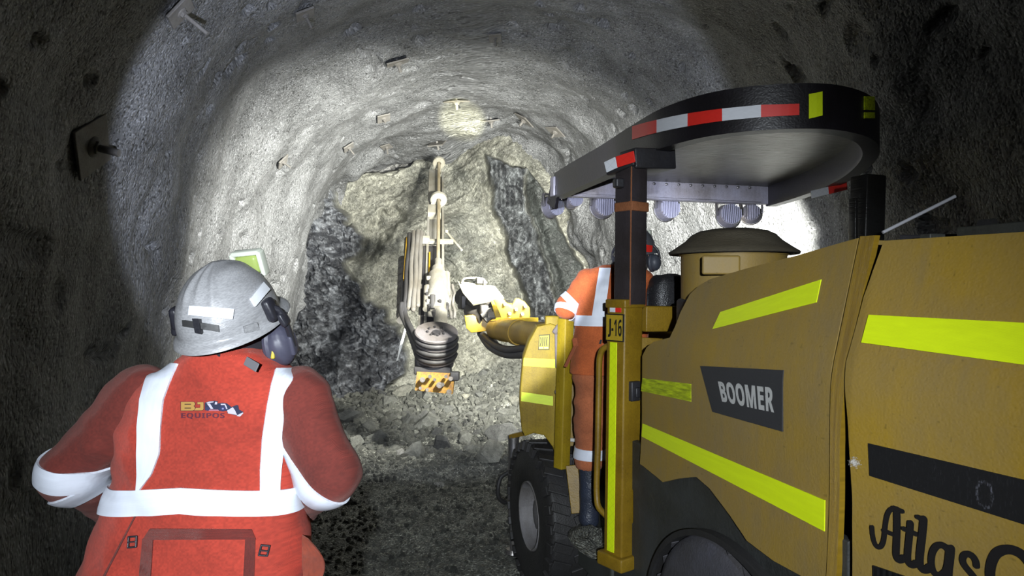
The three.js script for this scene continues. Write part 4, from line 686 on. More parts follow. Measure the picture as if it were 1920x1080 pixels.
  F2('drill_rod', join([rod(F(sDrill - 0.2, 0.045, 0.17), F(L + 0.12, 0.045, 0.17), 0.026, 14)]), mat({ color: C(0.33, 0.29, 0.2), roughness: 0.6, metalness: 0.3, map: grimeColor }), 'brown drill rod');
  const disc = (s, r, x = 0.045) => { const c = F(s, x, 0.17), q = new THREE.Quaternion().setFromUnitVectors(V(0, 1, 0), dR.clone().normalize()); return new THREE.LatheGeometry([[0.04, -0.04], [r * 0.9, -0.04], [r, -0.028], [r, 0.028], [r * 0.9, 0.04], [0.04, 0.04], [0.032, 0.03], [0.032, -0.03], [0.04, -0.04]].map((p) => new THREE.Vector2(...p)), 40).applyQuaternion(q).translate(c.x, c.y, c.z); };
  F2('rod_guide', join([disc(L, 0.105), fb(L - 0.05, L + 0.03, 0.02, 0.06, 0.13, 0.14)], 0.5), M.pale, 'pale ring guide at the tip');
  F2('rod_guide', join([disc(sMid, 0.128), fb(sMid - 0.05, sMid + 0.03, 0.01, 0.06, 0.17, 0.14), fb(sMid - 0.35, sMid - 0.1, -0.02, 0.08, 0.2, 0.12)], 0.5), M.pale, 'pale ring guide at mid length');
  F2('hose_guide_plate', join([fb(sMount - 0.05, sMount + 0.02, -0.24, 0.12, 0.32, 0.1), fb(sMount - 0.05, sMount + 0.02, 0.08, 0.09, 0.36, 0.05)], 0.5), M.pale, 'pale bracket carrying the hoses');
  F2('side_cover', join([fb(sMount - 1.05, sMount - 0.04, -0.40, 0.1, 0.02, 0.16), fb(sMount - 1.05, sMount - 0.04, -0.37, 0.17, 0.07, 0.015)], 0.5), M.yellow, 'yellow side cover');
  F2('inner_tray', join([fb(0.5, sMount - 0.05, -0.06, 0.01, 0.22, 0.06)]), M.black);
  F2('yellow_rail', join([fb(sDrill - 0.9, sMount - 0.3, -0.075, 0.09, 0.022, 0.03)]), M.yellow);
  // rock drill
  const dr = (s0, s1, r, x = 0.045, n = 0.17, r2) => rod(F(s0, x, n), F(s1, x, n), r, 20, r2);
  F2('rock_drill', join([dr(sDrill - 0.05, sDrill + 0.16, 0.05), dr(sDrill - 0.22, sDrill - 0.05, 0.09), dr(sDrill - 0.62, sDrill - 0.22, 0.135), dr(sDrill - 0.72, sDrill - 0.62, 0.15), dr(sDrill - 0.98, sDrill - 0.72, 0.105), dr(sDrill - 1.3, sDrill - 0.98, 0.085, 0.08), dr(sDrill - 0.95, sDrill - 0.5, 0.05, -0.09, 0.2), dr(sDrill - 0.6, sDrill - 0.15, 0.045, 0.16, 0.17), fb(sDrill - 0.9, sDrill - 0.2, 0.03, 0.06, 0.24, 0.08), box(0.09, 0.1, 0.1, F(sDrill - 0.85, -0.06, 0.22), 0.02), box(0.08, 0.07, 0.08, F(sDrill - 1.05, -0.04, 0.2), 0.02), box(0.06, 0.06, 0.07, F(sDrill - 0.35, -0.08, 0.24), 0.015)], 0.6), mat({ color: C(0.17, 0.167, 0.145), roughness: 0.8, map: grimeColor, bumpMap: fineBump, bumpScale: 0.004 }), 'dust covered rock drill');
  F2('drill_fittings', join([[-0.02, 0.8, 0.3], [-0.06, 0.95, 0.27], [0.0, 1.08, 0.28], [0.07, 0.9, 0.3], [-0.09, 0.72, 0.28]].map(([x, s, n]) => rod(F(sDrill - s, x, n - 0.1), F(sDrill - s, x, n), 0.022, 8)).concat([rod(F(sDrill - 0.98, -0.02, 0.22), F(sDrill - 0.8, -0.02, 0.3), 0.035, 10)]), 0.6), M.rubber);
  // hoses down the left side, round the drum
  const hr = (x, n, r, sA, sB, m, wob = 0.006) => { const l = []; for (let i = 0; i <= 8; i++) { const s = lerp(sA, sB, i / 8); l.push(F(s, x + wob * Math.sin(i * 1.3 + x * 20), n + wob * Math.cos(i * 1.7 + x * 31))); } return part('feed_hose', hoseCapped(l, r, 50, 8), m, feed); };
  hr(-0.36, 0.19, 0.032, sMount + 0.02, 0.95, M.rubber); hr(-0.305, 0.22, 0.034, sMount + 0.04, 0.85, M.dustyRubber); hr(-0.25, 0.23, 0.034, sMount + 0.04, 0.8, M.dustyRubber); hr(-0.20, 0.22, 0.03, sMount + 0.02, 0.9, M.dustyRubber); hr(-0.40, 0.12, 0.03, sMount, 0.9, M.rubber);
  hr(0.2, 0.1, 0.022, sDrill - 0.3, 0.8, M.dustyRubber, 0.012); hr(0.245, 0.12, 0.02, sDrill - 0.35, 0.8, M.dustyRubber, 0.012); hr(0.16, 0.12, 0.02, sDrill - 0.6, 0.8, M.rubber, 0.01);
  // hose drum: flanges stacked on an axis that leans back towards the camera
  const c0 = R_(818, 624, 8.15), axis = V(-0.05, 0.9, 0.42).normalize(), q = new THREE.Quaternion().setFromUnitVectors(V(0, 1, 0), axis);
  const drum = (y, r, prof) => new THREE.LatheGeometry(prof.map((p) => new THREE.Vector2(p[0] * r, p[1] + y)), 48).applyQuaternion(q).translate(c0.x, c0.y, c0.z);
  const fl = [[0.24, 0.02], [0.95, 0.02], [1.0, 0.01], [1.0, -0.012], [0.9, -0.022], [0.7, -0.028], [0.68, -0.1], [0.0, -0.1]];
  F2('hose_drum', join([drum(0, 0.245, [[0.0, -0.02], [0.3, -0.02], [0.34, 0.012], ...fl.slice(1)]), drum(-0.105, 0.24, fl), drum(-0.2, 0.24, fl), drum(-0.3, 0.235, fl), drum(-0.39, 0.21, fl)], 0.5), mat({ color: C(0.10, 0.095, 0.10), roughness: 0.6, map: grimeColor, bumpMap: fineBump, bumpScale: 0.003 }), 'stacked hose drum with grey top flange');
  const nutc = []; for (let i = 0; i < 8; i++) { const a = i / 8 * 6.283, p = V(Math.cos(a) * 0.1, 0.025, Math.sin(a) * 0.1).applyQuaternion(q).add(c0); nutc.push(new THREE.CylinderGeometry(0.013, 0.013, 0.02, 6).applyQuaternion(q).translate(p.x, p.y, p.z)); }
  nutc.push(new THREE.CylinderGeometry(0.045, 0.05, 0.03, 16).applyQuaternion(q).translate(...c0.clone().addScaledVector(axis, 0.0).toArray()));
  F2('drum_hub', join(nutc), M.black);
  const wrap = (off, r, y, a0, a1, x0) => { const l = [F(0.95, x0, 0.2), F(0.75, x0 + 0.005, 0.22)]; for (let i = 0; i <= 12; i++) { const a = lerp(a0, a1, i / 12); l.push(V(Math.cos(a) * r, y, Math.sin(a) * r).applyQuaternion(q).add(c0)); } return part('feed_hose', hoseCapped(l, off, 70, 8), M.rubber, feed); };
  wrap(0.034, 0.225, -0.06, 3.2, 0.2, -0.36); wrap(0.032, 0.23, -0.16, 3.3, 0.1, -0.40); wrap(0.03, 0.225, -0.26, 3.3, 0.3, -0.38);
  // rusty yellow foot with bolts
  const footM = mat({ roughness: 0.7, bumpMap: fineBump, bumpScale: 0.004, map: canvasTex(256, 128, (c, w, h) => { c.fillStyle = '#7d5e12'; c.fillRect(0, 0, w, h); const r = mulberry(12); for (let i = 0; i < 700; i++) { const x = r() * w, y = r() * h, rim = Math.min(x, w - x, y, h - y) < 30; c.fillStyle = `rgba(${r() > 0.5 ? '105,62,34' : '80,52,40'},${(rim ? 0.4 : 0.12) * r()})`; c.beginPath(); c.ellipse(x, y, 2 + 9 * r(), 2 + 7 * r(), r() * 3, 0, 6.3); c.fill(); } for (let i = 0; i < 90; i++) { c.fillStyle = `rgba(170,125,25,${0.4 * r()})`; c.fillRect(60 + r() * 140, 20 + r() * 90, 3 + 9 * r(), 2 + 4 * r()); } }) });
  const foot = toR(grid(10, 6, (u, v) => { const x = lerp(lerp(778, 782, v), lerp(848, 853, v), u), y = lerp(lerp(732, 697, v), lerp(739, 700, v), u); return P(x, y, 8.0 + 0.1 * v); }, () => V(0, -0.01, -0.14)));
  F2('feed_foot', foot, footM, 'rusty yellow foot plate');
  const bolts = [[792, 712, 0.03], [806, 706, 0.022], [824, 722, 0.035], [830, 721, 0.022], [842, 735, 0.03], [845, 710, 0.025], [801, 731, 0.02], [788, 728, 0.018], [815, 712, 0.018], [836, 706, 0.02]];
  for (const [x, y, r] of bolts) part('bolt', rod(R_(x, y, 8.02), R_(x, y, 7.93), r, 10), (x + y) % 3 ? M.steelDark : M.dustyRubber, feed);
  F2('foot_bracket', join([toR(box(0.42, 0.09, 0.16, P(812, 694, 8.2), 0.015)), toR(box(0.1, 0.1, 0.12, P(853, 705, 8.1), 0.015)), toR(box(0.2, 0.2, 0.2, P(795, 680, 8.4), 0.03))], 0.5), M.rubber);
  F2('feed_strut', join([rod(R_(838, 436, 10.9), R_(866, 469, 10.6), 0.018, 10), box(0.05, 0.05, 0.06, R_(837, 434, 10.9), 0.01)]), M.pale, 'pale diagonal strut');
  F2('dump_cylinder', join([rod(F(1.0, -0.42, -0.1), F(sMount - 0.4, -0.46, -0.12), 0.06, 16), ...[0, 1, 2, 3, 4, 5, 6, 7].map((i) => rod(F(1.1 + i * 0.17, -0.42 - i * 0.005, -0.1), F(1.18 + i * 0.17, -0.42 - i * 0.005, -0.1), 0.07, 16))], 0.6), M.dustyRubber, 'dusty ribbed cylinder behind the hoses');
}
// white cord hanging from the feed
{
  const a = P(763, 604, 8.9), t = thing('hanging_cord', 'thin white double cord hanging at the left of the drill feed', 'cord', a);
  const q = (x, y, d) => P(x, y, d).sub(a);
  part('cord', join([hose([q(763, 604, 8.9), q(757, 625, 8.9), q(750, 650, 8.88), q(746, 672, 8.87), q(744, 677, 8.87), q(747, 668, 8.86), q(754, 645, 8.88), q(760, 622, 8.9), q(764, 606, 8.9)], 0.008, 50, 8)]), mat({ color: C(0.8, 0.8, 0.74), roughness: 0.6 }), t);
}
// ---------------------------------------------------------------- people: joints, tapered limbs joined smoothly, meshed as one surface
const capD = (p, a, b, ra, rb) => { const bx = b.x - a.x, by = b.y - a.y, bz = b.z - a.z, px = p.x - a.x, py = p.y - a.y, pz = p.z - a.z, t = clamp((px * bx + py * by + pz * bz) / (bx * bx + by * by + bz * bz)); return Math.hypot(px - bx * t, py - by * t, pz - bz * t) - lerp(ra, rb, t); };
const smin = (a, b, k) => { const h = Math.max(k - Math.abs(a - b), 0) / k; return Math.min(a, b) - h * h * k * 0.25; };
const ellD = (p, c, rx, ry, rz) => { const x = (p.x - c.x) / rx, y = (p.y - c.y) / ry, z = (p.z - c.z) / rz, k = Math.hypot(x, y, z); return (k - 1) * Math.min(rx, ry, rz); };
function nets(sdf, lo, hi, h) {                              // naive surface nets
  const nx = Math.ceil((hi.x - lo.x) / h) + 1, ny = Math.ceil((hi.y - lo.y) / h) + 1, nz = Math.ceil((hi.z - lo.z) / h) + 1, F = new Float32Array(nx * ny * nz), q = V();
  for (let k = 0, o = 0; k < nz; k++) for (let j = 0; j < ny; j++) for (let i = 0; i < nx; i++, o++) { q.set(lo.x + i * h, lo.y + j * h, lo.z + k * h); F[o] = sdf(q); }
  const id = new Int32Array(nx * ny * nz).fill(-1), pos = [], idx = [], sx = 1, sy = nx, sz = nx * ny, C8 = [0, sx, sy, sx + sy, sz, sx + sz, sy + sz, sx + sy + sz];
  const E = [[0, 1], [2, 3], [4, 5], [6, 7], [0, 2], [1, 3], [4, 6], [5, 7], [0, 4], [1, 5], [2, 6], [3, 7]], bit = (c) => [c & 1, (c >> 1) & 1, (c >> 2) & 1];
  for (let k = 0; k < nz - 1; k++) for (let j = 0; j < ny - 1; j++) for (let i = 0; i < nx - 1; i++) {
    const o = i + j * sy + k * sz; let m = 0; for (let c = 0; c < 8; c++) if (F[o + C8[c]] < 0) m |= 1 << c;
    if (m === 0 || m === 255) continue;
    let X = 0, Y = 0, Z = 0, n = 0;
    for (const [a, b] of E) { const fa = F[o + C8[a]], fb = F[o + C8[b]]; if ((fa < 0) === (fb < 0)) continue; const t = fa / (fa - fb), A = bit(a), B = bit(b); X += lerp(A[0], B[0], t); Y += lerp(A[1], B[1], t); Z += lerp(A[2], B[2], t); n++; }
    id[o] = pos.length / 3; pos.push(lo.x + (i + X / n) * h, lo.y + (j + Y / n) * h, lo.z + (k + Z / n) * h);
  }
  const quad = (a, b, c, d, flip) => { if (a < 0 || b < 0 || c < 0 || d < 0) return; if (flip) idx.push(a, c, b, b, c, d); else idx.push(a, b, c, b, d, c); };
  for (let k = 1; k < nz - 1; k++) for (let j = 1; j < ny - 1; j++) for (let i = 1; i < nx - 1; i++) {
    const o = i + j * sy + k * sz, s = F[o] < 0;
    if (s !== F[o + sx] < 0) quad(id[o - sy - sz], id[o - sz], id[o - sy], id[o], !s);
    if (s !== F[o + sy] < 0) quad(id[o - sx - sz], id[o - sz], id[o - sx], id[o], s);
    if (s !== F[o + sz] < 0) quad(id[o - sx - sy], id[o - sy], id[o - sx], id[o], !s);
  }
  const no = new Float32Array(pos.length), e = h * 0.6, at = (x, y, z) => sdf(q.set(x, y, z));
  for (let v = 0; v < pos.length; v += 3) { const [x, y, z] = [pos[v], pos[v + 1], pos[v + 2]], gx = at(x + e, y, z) - at(x - e, y, z), gy = at(x, y + e, z) - at(x, y - e, z), gz = at(x, y, z + e) - at(x, y, z - e), l = Math.hypot(gx, gy, gz) || 1; no[v] = gx / l; no[v + 1] = gy / l; no[v + 2] = gz / l; }
  const g = new THREE.BufferGeometry(); g.setAttribute('position', new THREE.Float32BufferAttribute(pos, 3)); g.setAttribute('normal', new THREE.BufferAttribute(no, 3)); g.setIndex(idx);
  const uv = []; for (let v = 0; v < pos.length; v += 3) uv.push((pos[v] + 0.6 * pos[v + 2]) * 1.0, pos[v + 1]); g.setAttribute('uv', new THREE.Float32BufferAttribute(uv, 2));
  return g;
}
const gradN = (sdf, p) => { const e = 0.004; return V(sdf(V(p.x + e, p.y, p.z)) - sdf(V(p.x - e, p.y, p.z)), sdf(V(p.x, p.y + e, p.z)) - sdf(V(p.x, p.y - e, p.z)), sdf(V(p.x, p.y, p.z + e)) - sdf(V(p.x, p.y, p.z - e))).normalize(); };
function march(sdf, o, d, far = 3) { let t = 0, best = 1e9; const p = V(), q = V(); for (let i = 0; i < 160 && t < far; i++) { p.copy(o).addScaledVector(d, t); const s = sdf(p); if (s < best) { best = s; q.copy(p); } if (s < 0.0006) break; t += s * 0.6; } return best > 0.0006 ? q.addScaledVector(gradN(sdf, q), -best) : q.clone(); }
// a strip sewn on a garment: every grid point is dropped onto the cloth, lifted a little and given thickness
function sewn(sdf, nu, nv, ray, lift = 0.004) {
  const N = []; const f = (u, v) => { const [o, d] = ray(u, v), p = march(sdf, o, d), n = gradN(sdf, p); N[Math.round(v * nv) * (nu + 1) + Math.round(u * nu)] = n; return p.addScaledVector(n, lift); };
  const g = grid(nu, nv, f, (u, v) => N[Math.round(v * nv) * (nu + 1) + Math.round(u * nu)].clone().multiplyScalar(-lift - 0.004)); return g;
}
const EYE0 = V(0, 2, 0);
const quadPx = (a, b, c, d) => (u, v) => [lerp(lerp(d[0], c[0], u), lerp(a[0], b[0], u), v), lerp(lerp(d[1], c[1], u), lerp(a[1], b[1], u), v)];   // tl tr br bl
const fromEye = (f, near) => (u, v) => { const [x, y] = f(u, v), r = RAY(x, y).normalize(); return [EYE0.clone().addScaledVector(r, near), r]; };
function handSdf(w, dir, back, side) {                      // palm, four fingers curled round a bar, thumb off the side
  const y = dir.clone().normalize(), z = back.clone().addScaledVector(y, -back.dot(y)).normalize(), x = y.clone().cross(z).multiplyScalar(side), at = (a, b, c) => w.clone().addScaledVector(x, a).addScaledVector(y, b).addScaledVector(z, c), bones = [];
  bones.push([at(-0.022, 0.02, 0), at(-0.026, 0.085, 0), 0.018, 0.014], [at(0, 0.02, 0), at(0, 0.09, 0.002), 0.019, 0.015], [at(0.022, 0.02, 0), at(0.026, 0.082, 0), 0.018, 0.014]);
  [[-0.031, 0.088, 0.92], [-0.0105, 0.094, 1.05], [0.0105, 0.092, 1], [0.031, 0.083, 0.8]].forEach(([a, b, l]) => { const k = at(a, b, 0), m = at(a * 1.04, b + 0.034 * l, -0.018), e = at(a * 1.02, b + 0.036 * l, -0.046 * l), t = at(a, b + 0.016, -0.06 * l); bones.push([k, m, 0.0098, 0.009], [m, e, 0.009, 0.0085], [e, t, 0.0085, 0.0075]); });
  bones.push([at(-0.03, 0.03, -0.004), at(-0.056, 0.058, -0.018), 0.014, 0.011], [at(-0.056, 0.058, -0.018), at(-0.05, 0.086, -0.036), 0.011, 0.009]);
  return (p) => { let d = capD(p, w, at(0, 0.03, 0), 0.028, 0.024); for (let i = 0; i < 3; i++) d = smin(d, capD(p, ...bones[i]), 0.012); for (let i = 3; i < bones.length; i++) d = smin(d, capD(p, ...bones[i]), i % 3 === 0 ? 0.006 : 0.004); return d; };
}
function bodyTable(rows) {                                   // rows: [y, cx, cz, half width, half depth]
  const r = [...rows].sort((a, b) => a[0] - b[0]), lo = r[0][0], hi = r[r.length - 1][0];
  return (p) => { const y = clamp(p.y, lo, hi); let i = 1; while (i < r.length - 1 && r[i][0] < y) i++; const a = r[i - 1], b = r[i], t0 = (y - a[0]) / (b[0] - a[0]), t = t0 * t0 * (3 - 2 * t0) * 0.5 + t0 * 0.5, w = lerp(a[3], b[3], t), q = lerp(a[4], b[4], t), x = Math.abs(p.x - lerp(a[1], b[1], t)) / w, z = Math.abs(p.z - lerp(a[2], b[2], t)) / q, k = Math.pow(x ** 2.5 + z ** 2.5, 0.4), side = (k - 1) * Math.min(w, q) * 0.95, over = Math.max(lo - p.y, p.y - hi, 0); return over > 0 ? Math.hypot(Math.max(side, 0), over) : side; };
}
const moved = (g, base) => g.translate(-base.x, -base.y, -base.z);
const skinM = mat({ color: C(0.42, 0.24, 0.17), roughness: 0.6, bumpMap: rep(fineBump, 4), bumpScale: 0.001 });
const cloth = (r, g, b) => new THREE.MeshPhysicalMaterial({ color: C(r, g, b), roughness: 0.9, sheen: 0.25, sheenColor: C(0.6, 0.5, 0.45), sheenRoughness: 0.6, map: rep(clothColor, 2), bumpMap: rep(weave, 9), bumpScale: 0.0012 });
const darkCloth = cloth(0.018, 0.018, 0.026), plasticBlack = mat({ color: C(0.018, 0.018, 0.024), roughness: 0.42, bumpMap: fineBump, bumpScale: 0.001 });

// head with a face; forward is -z before turning
function headSdf(c, rot) {
  const inv = rot.clone().invert();
  return (p) => {
    const q = p.clone().sub(c).applyQuaternion(inv); let d = ellD(q, V(0, 0.02, 0.005), 0.078, 0.112, 0.098);
    d = smin(d, ellD(q, V(0, -0.055, -0.03), 0.06, 0.065, 0.07), 0.04);                        // jaw
    d = smin(d, capD(q, V(0, 0.012, -0.092), V(0, -0.028, -0.112), 0.010, 0.016), 0.014);       // nose
    d = smin(d, capD(q, V(-0.035, 0.03, -0.083), V(0.035, 0.03, -0.083), 0.012, 0.012), 0.02);  // brow
    d = Math.max(d, -(Math.min(ellD(q, V(-0.032, 0.008, -0.1), 0.017, 0.010, 0.012), ellD(q, V(0.032, 0.008, -0.1), 0.017, 0.010, 0.012))));
    d = smin(d, Math.min(ellD(q, V(-0.032, 0.008, -0.083), 0.013, 0.011, 0.012), ellD(q, V(0.032, 0.008, -0.083), 0.013, 0.011, 0.012)), 0.003);
    d = smin(d, capD(q, V(-0.022, -0.056, -0.095), V(0.022, -0.056, -0.095), 0.007, 0.007), 0.008);   // lips
    d = smin(d, capD(q, V(-0.02, -0.068, -0.093), V(0.02, -0.068, -0.093), 0.008, 0.008), 0.006);
    d = smin(d, Math.min(ellD(q, V(-0.08, 0, 0.012), 0.012, 0.032, 0.02), ellD(q, V(0.08, 0, 0.012), 0.012, 0.032, 0.02)), 0.008);   // ears
    return d;
  };
}
// safety helmet: dome with three ridges, gutter brim, peak
function helmet(parent, base, c, rot, rx, ry, rz, m, label) {
  const T = (p) => p.applyQuaternion(rot).add(c).sub(base);
  const g = grid(120, 44, (u, v) => {
    const a = u * 6.28318, b = v * 1.62, bb = Math.min(b, 1.5) / 1.5 * 1.5708, s = Math.sin(bb), co = Math.cos(bb), fl = clamp((b - 1.5) / 0.1);
    let x = Math.sin(a) * s, z = -Math.cos(a) * s, y = Math.max(co, 0);
    let k = 1; const top = smooth(1.45, 0.7, b);
    for (const o of [-0.30, 0, 0.30]) { const dx = x - o * (0.25 + 0.75 * Math.min(1, s * 1.3)); k += 0.034 * top * Math.exp(-dx * dx / 0.0035) * smooth(0.95, 0.5, Math.abs(z)); }
    k -= 0.012 * top * smooth(0.32, 0.2, Math.abs(x));
    const brim = fl, front = smooth(-0.2, -0.95, z), drop = smooth(1.6, 1.62, b);
    const ex = 1 + brim * (0.12 + 0.13 * front), yy = y;
    return T(V(x * rx * k * ex, yy * ry * k - brim * 0.010 * (1 - 0.3 * front) - drop * 0.007, z * rz * k * ex));
  });
  const mesh = part('helmet', g, m, parent, label);
  const inner = grid(60, 12, (u, v) => { const a = u * 6.28318, b = v * 1.57, s = Math.sin(b); return T(V(Math.sin(a) * s * rx * 0.96, Math.cos(b) * ry * 0.95 - 0.012, Math.cos(a) * s * rz * 0.96)); });
  part('helmet_liner', inner, plasticBlack, mesh);
  const inv = rot.clone().invert();
  const sdf = (p) => { const q = p.clone().sub(c).applyQuaternion(inv); return ellD(q, V(0, 0, 0), rx * 1.006, ry * 1.006, rz * 1.006) * 0.9; };
  return { mesh, T, sdf };
}
const capLampM = mat({ color: C(0.78, 0.83, 0.6), roughness: 0.4 });
function capLamp(H, parent, base, c, rot, at, cd, target, half, pen, m = capLampM, label, tint = BLUE) {
  const q = (g) => g.applyQuaternion(rot).translate(c.x - base.x, c.y - base.y, c.z - base.z);
  const lens = at.clone().add(V(0, 0, -0.03));
  const body = part('cap_lamp', join([q(box(0.062, 0.052, 0.034, at, 0.012)), q(new THREE.TorusGeometry(0.026, 0.006, 10, 28).translate(at.x, at.y, at.z - 0.02)), q(box(0.03, 0.03, 0.03, at.clone().add(V(0, -0.03, 0.012)), 0.006))], 0.6), m, parent, label);
  part('lamp_frame', join([q(box(0.074, 0.012, 0.03, at.clone().add(V(0, 0.03, 0)), 0.005)), q(box(0.012, 0.064, 0.03, at.clone().add(V(0.036, 0, 0)), 0.005)), q(box(0.012, 0.064, 0.03, at.clone().add(V(-0.036, 0, 0)), 0.005))], 0.6), mat({ color: C(0.62, 0.65, 0.55), roughness: 0.4 }), body, 'white frame');
  part('lens', q(new THREE.CylinderGeometry(0.023, 0.023, 0.006, 24).rotateX(Math.PI / 2).translate(lens.x, lens.y, lens.z + 0.008)), mat({ color: C(0.9, 0.9, 0.9), emissive: C(0.9, 0.95, 1), emissiveIntensity: 20, roughness: 0.2 }), body);
  const wp = lens.clone().add(V(0, 0, -0.012)).applyQuaternion(rot).add(c), s = new THREE.SpotLight(tint, cd, 0, half, pen); s.position.copy(wp).sub(base); s.target.position.copy(target).sub(base); s.shadow.radius = 1; body.add(s, s.target); return s;
}

// ---- the foreground worker, seen from behind, arms bent in front of him
{
  const D = 1.72, w = (px, py, d = D) => P(px, py, d), base = V(w(380, 0).x, floorY(w(380, 0).x, D) - 0.01, -D);
  const me = thing('person', 'worker in red high-visibility vest and grey helmet seen from behind, arms bent in front', 'person', base);
  const row = (py, l, r, hd, dz = 0) => [2 - (py - 540) / FOCAL * D, ((l + r) / 2 - 960) / FOCAL * D, -D + dz, (r - l) / 2 / FOCAL * D, hd];
  const torso = bodyTable([row(648, 392, 490, 0.088, 0.022), row(660, 366, 508, 0.102, 0.022), row(674, 346, 524, 0.108, 0.014), row(690, 320, 542, 0.110, 0.006), row(706, 282, 566, 0.112), row(730, 254, 568, 0.118), row(803, 230, 556, 0.130), row(880, 226, 560, 0.132, 0.0), row(950, 205, 570, 0.138), row(1000, 180, 576, 0.145), row(1085, 152, 588, 0.158), row(1190, 140, 590, 0.17), row(1260, 150, 580, 0.165)]);
  const fold = (p) => 0.005 * noise(p.x * 7 + 2 * p.y, p.y * 9, p.z * 7) + 0.0035 * noise(p.x * 16, p.y * 24 + p.x * 12, p.z * 14) + 0.006 * noise(p.x * 5 + p.y * 3, p.y * 3.4, 4.2) * smooth(1.55, 1.4, p.y);
  const vestS = (p) => torso(p) + fold(p);
  const red = cloth(0.46, 0.045, 0.024), sleeveC = cloth(0.165, 0.024, 0.016), tapeM = M.silver;
  const lo = V(w(120, 0).x, 1.0, -D - 0.3), hi = V(w(640, 0).x, 1.9, -D + 0.3);
  const vest = part('vest', moved(nets(vestS, lo, hi, 0.0085), base), red, me, 'red high-visibility vest');
  // sleeves
  const Ls = w(268, 744), Le = w(128, 884, 1.70), Lw = w(222, 955, 1.93), Rs = w(560, 748), Re = w(618, 890, 1.68), Rw = w(540, 965, 1.93);
  const sl = (a, b, c) => (p) => { let d = capD(p, a, b, 0.076, 0.064); d = smin(d, capD(p, b, c, 0.064, 0.048), 0.03); const t = (p.x * 9 + p.y * 14); return d + 0.006 * noise(t, p.y * 10, p.z * 9) + 0.004 * noise(p.x * 24, p.y * 30, p.z * 20); };
  const sL = sl(Ls, Le, Lw), sR = sl(Rs, Re, Rw);
  const bb = (...ps) => [V(Math.min(...ps.map((p) => p.x)) - 0.13, Math.min(...ps.map((p) => p.y)) - 0.13, Math.min(...ps.map((p) => p.z)) - 0.13), V(Math.max(...ps.map((p) => p.x)) + 0.13, Math.max(...ps.map((p) => p.y)) + 0.13, Math.max(...ps.map((p) => p.z)) + 0.13)];
  const left = part('sleeve', moved(nets(sL, ...bb(Ls, Le, Lw), 0.0075), base), sleeveC, me, 'dark red left sleeve'), right = part('sleeve', moved(nets(sR, ...bb(Rs, Re, Rw), 0.0075), base), sleeveC, me, 'dark red right sleeve');
  const ringBand = (sdf, c, n, wid, from = 0, to = 6.2832) => { n.normalize(); const a = Math.abs(n.z) < 0.9 ? V(0, 0, 1).cross(n).normalize() : V(1, 0, 0), b = n.clone().cross(a).normalize(); return sewn(sdf, 64, 5, (u, v) => { const t = lerp(from, to, u), d = a.clone().multiplyScalar(Math.cos(t)).addScaledVector(b, Math.sin(t)), o = c.clone().addScaledVector(n, (v - 0.5) * wid).addScaledVector(d, 0.16); return [o, d.negate()]; }, 0.005); };
  part('reflective_tape', moved(ringBand(sL, w(140, 872, 1.72), V(0.22, 1, 0.25), 0.052), base), tapeM, left); part('reflective_tape', moved(ringBand(sL, w(150, 922, 1.74), V(-0.42, 1, 0.2), 0.036), base), tapeM, left);
  part('reflective_tape', moved(ringBand(sR, w(612, 912, 1.72), V(-0.75, -0.8, -0.15), 0.062), base), tapeM, right);
  // vest tapes: two braces and the belt
  const bra = (list) => (u, v) => { const k = v * (list.length - 1), i = Math.min(list.length - 2, Math.floor(k)), f = k - i, a = list[i], b = list[i + 1]; return [lerp(lerp(a[0], b[0], f), lerp(a[1], b[1], f), u), lerp(a[2], b[2], f)]; };
  part('reflective_tape', moved(sewn(vestS, 8, 40, fromEye(bra([[257, 262, 920], [259, 285, 890], [258, 300, 850], [259, 302, 800], [264, 307, 750], [276, 322, 710], [293, 334, 682]]), 1.3), 0.005), base), tapeM, vest, 'left brace tape');
  part('reflective_tape', moved(sewn(vestS, 8, 40, fromEye(bra([[487, 524, 922], [487, 526, 880], [491, 532, 820], [500, 543, 760], [508, 552, 720], [516, 556, 692]]), 1.3), 0.005), base), tapeM, vest, 'right brace tape');
  const beltY = (a, v) => { const s = Math.sin(a), yy = 1.527 + 0.006 * Math.cos(2 * a) - 0.014 * Math.abs(Math.sin(a)); return yy + (v - 0.5) * 0.056; };
  const cT = V(w(388, 0).x, 0, -D);
  part('reflective_tape', moved(sewn(vestS, 110, 5, (u, v) => { const a = u * 6.2832, d = V(Math.sin(a), 0, Math.cos(a)), o = V(cT.x, beltY(a, v), cT.z).addScaledVector(V(d.x * 1.5, 0, d.z), 0.27), q = V(cT.x, o.y, cT.z).sub(o).normalize(); return [o, q]; }, 0.005), base), tapeM, vest, 'wide belt tape');
  // tool pocket seam, buckles, flap
  const seamM = cloth(0.24, 0.026, 0.018);
  part('pocket_seam', moved(sewn(vestS, 24, 3, fromEye(quadPx([282, 991], [472, 992], [480, 1011], [268, 1012]), 1.3), 0.003), base), seamM, vest); part('pocket_seam', moved(sewn(vestS, 4, 14, fromEye(quadPx([268, 1010], [288, 1010], [282, 1100], [260, 1100]), 1.3), 0.003), base), seamM, vest); part('pocket_seam', moved(sewn(vestS, 4, 14, fromEye(quadPx([460, 1008], [479, 1008], [476, 1100], [455, 1100]), 1.3), 0.003), base), seamM, vest);
  part('side_seam', moved(sewn(vestS, 2, 24, fromEye(quadPx([253, 966], [256, 966], [190, 1095], [186, 1095]), 1.3), 0.002), base), seamM, vest);
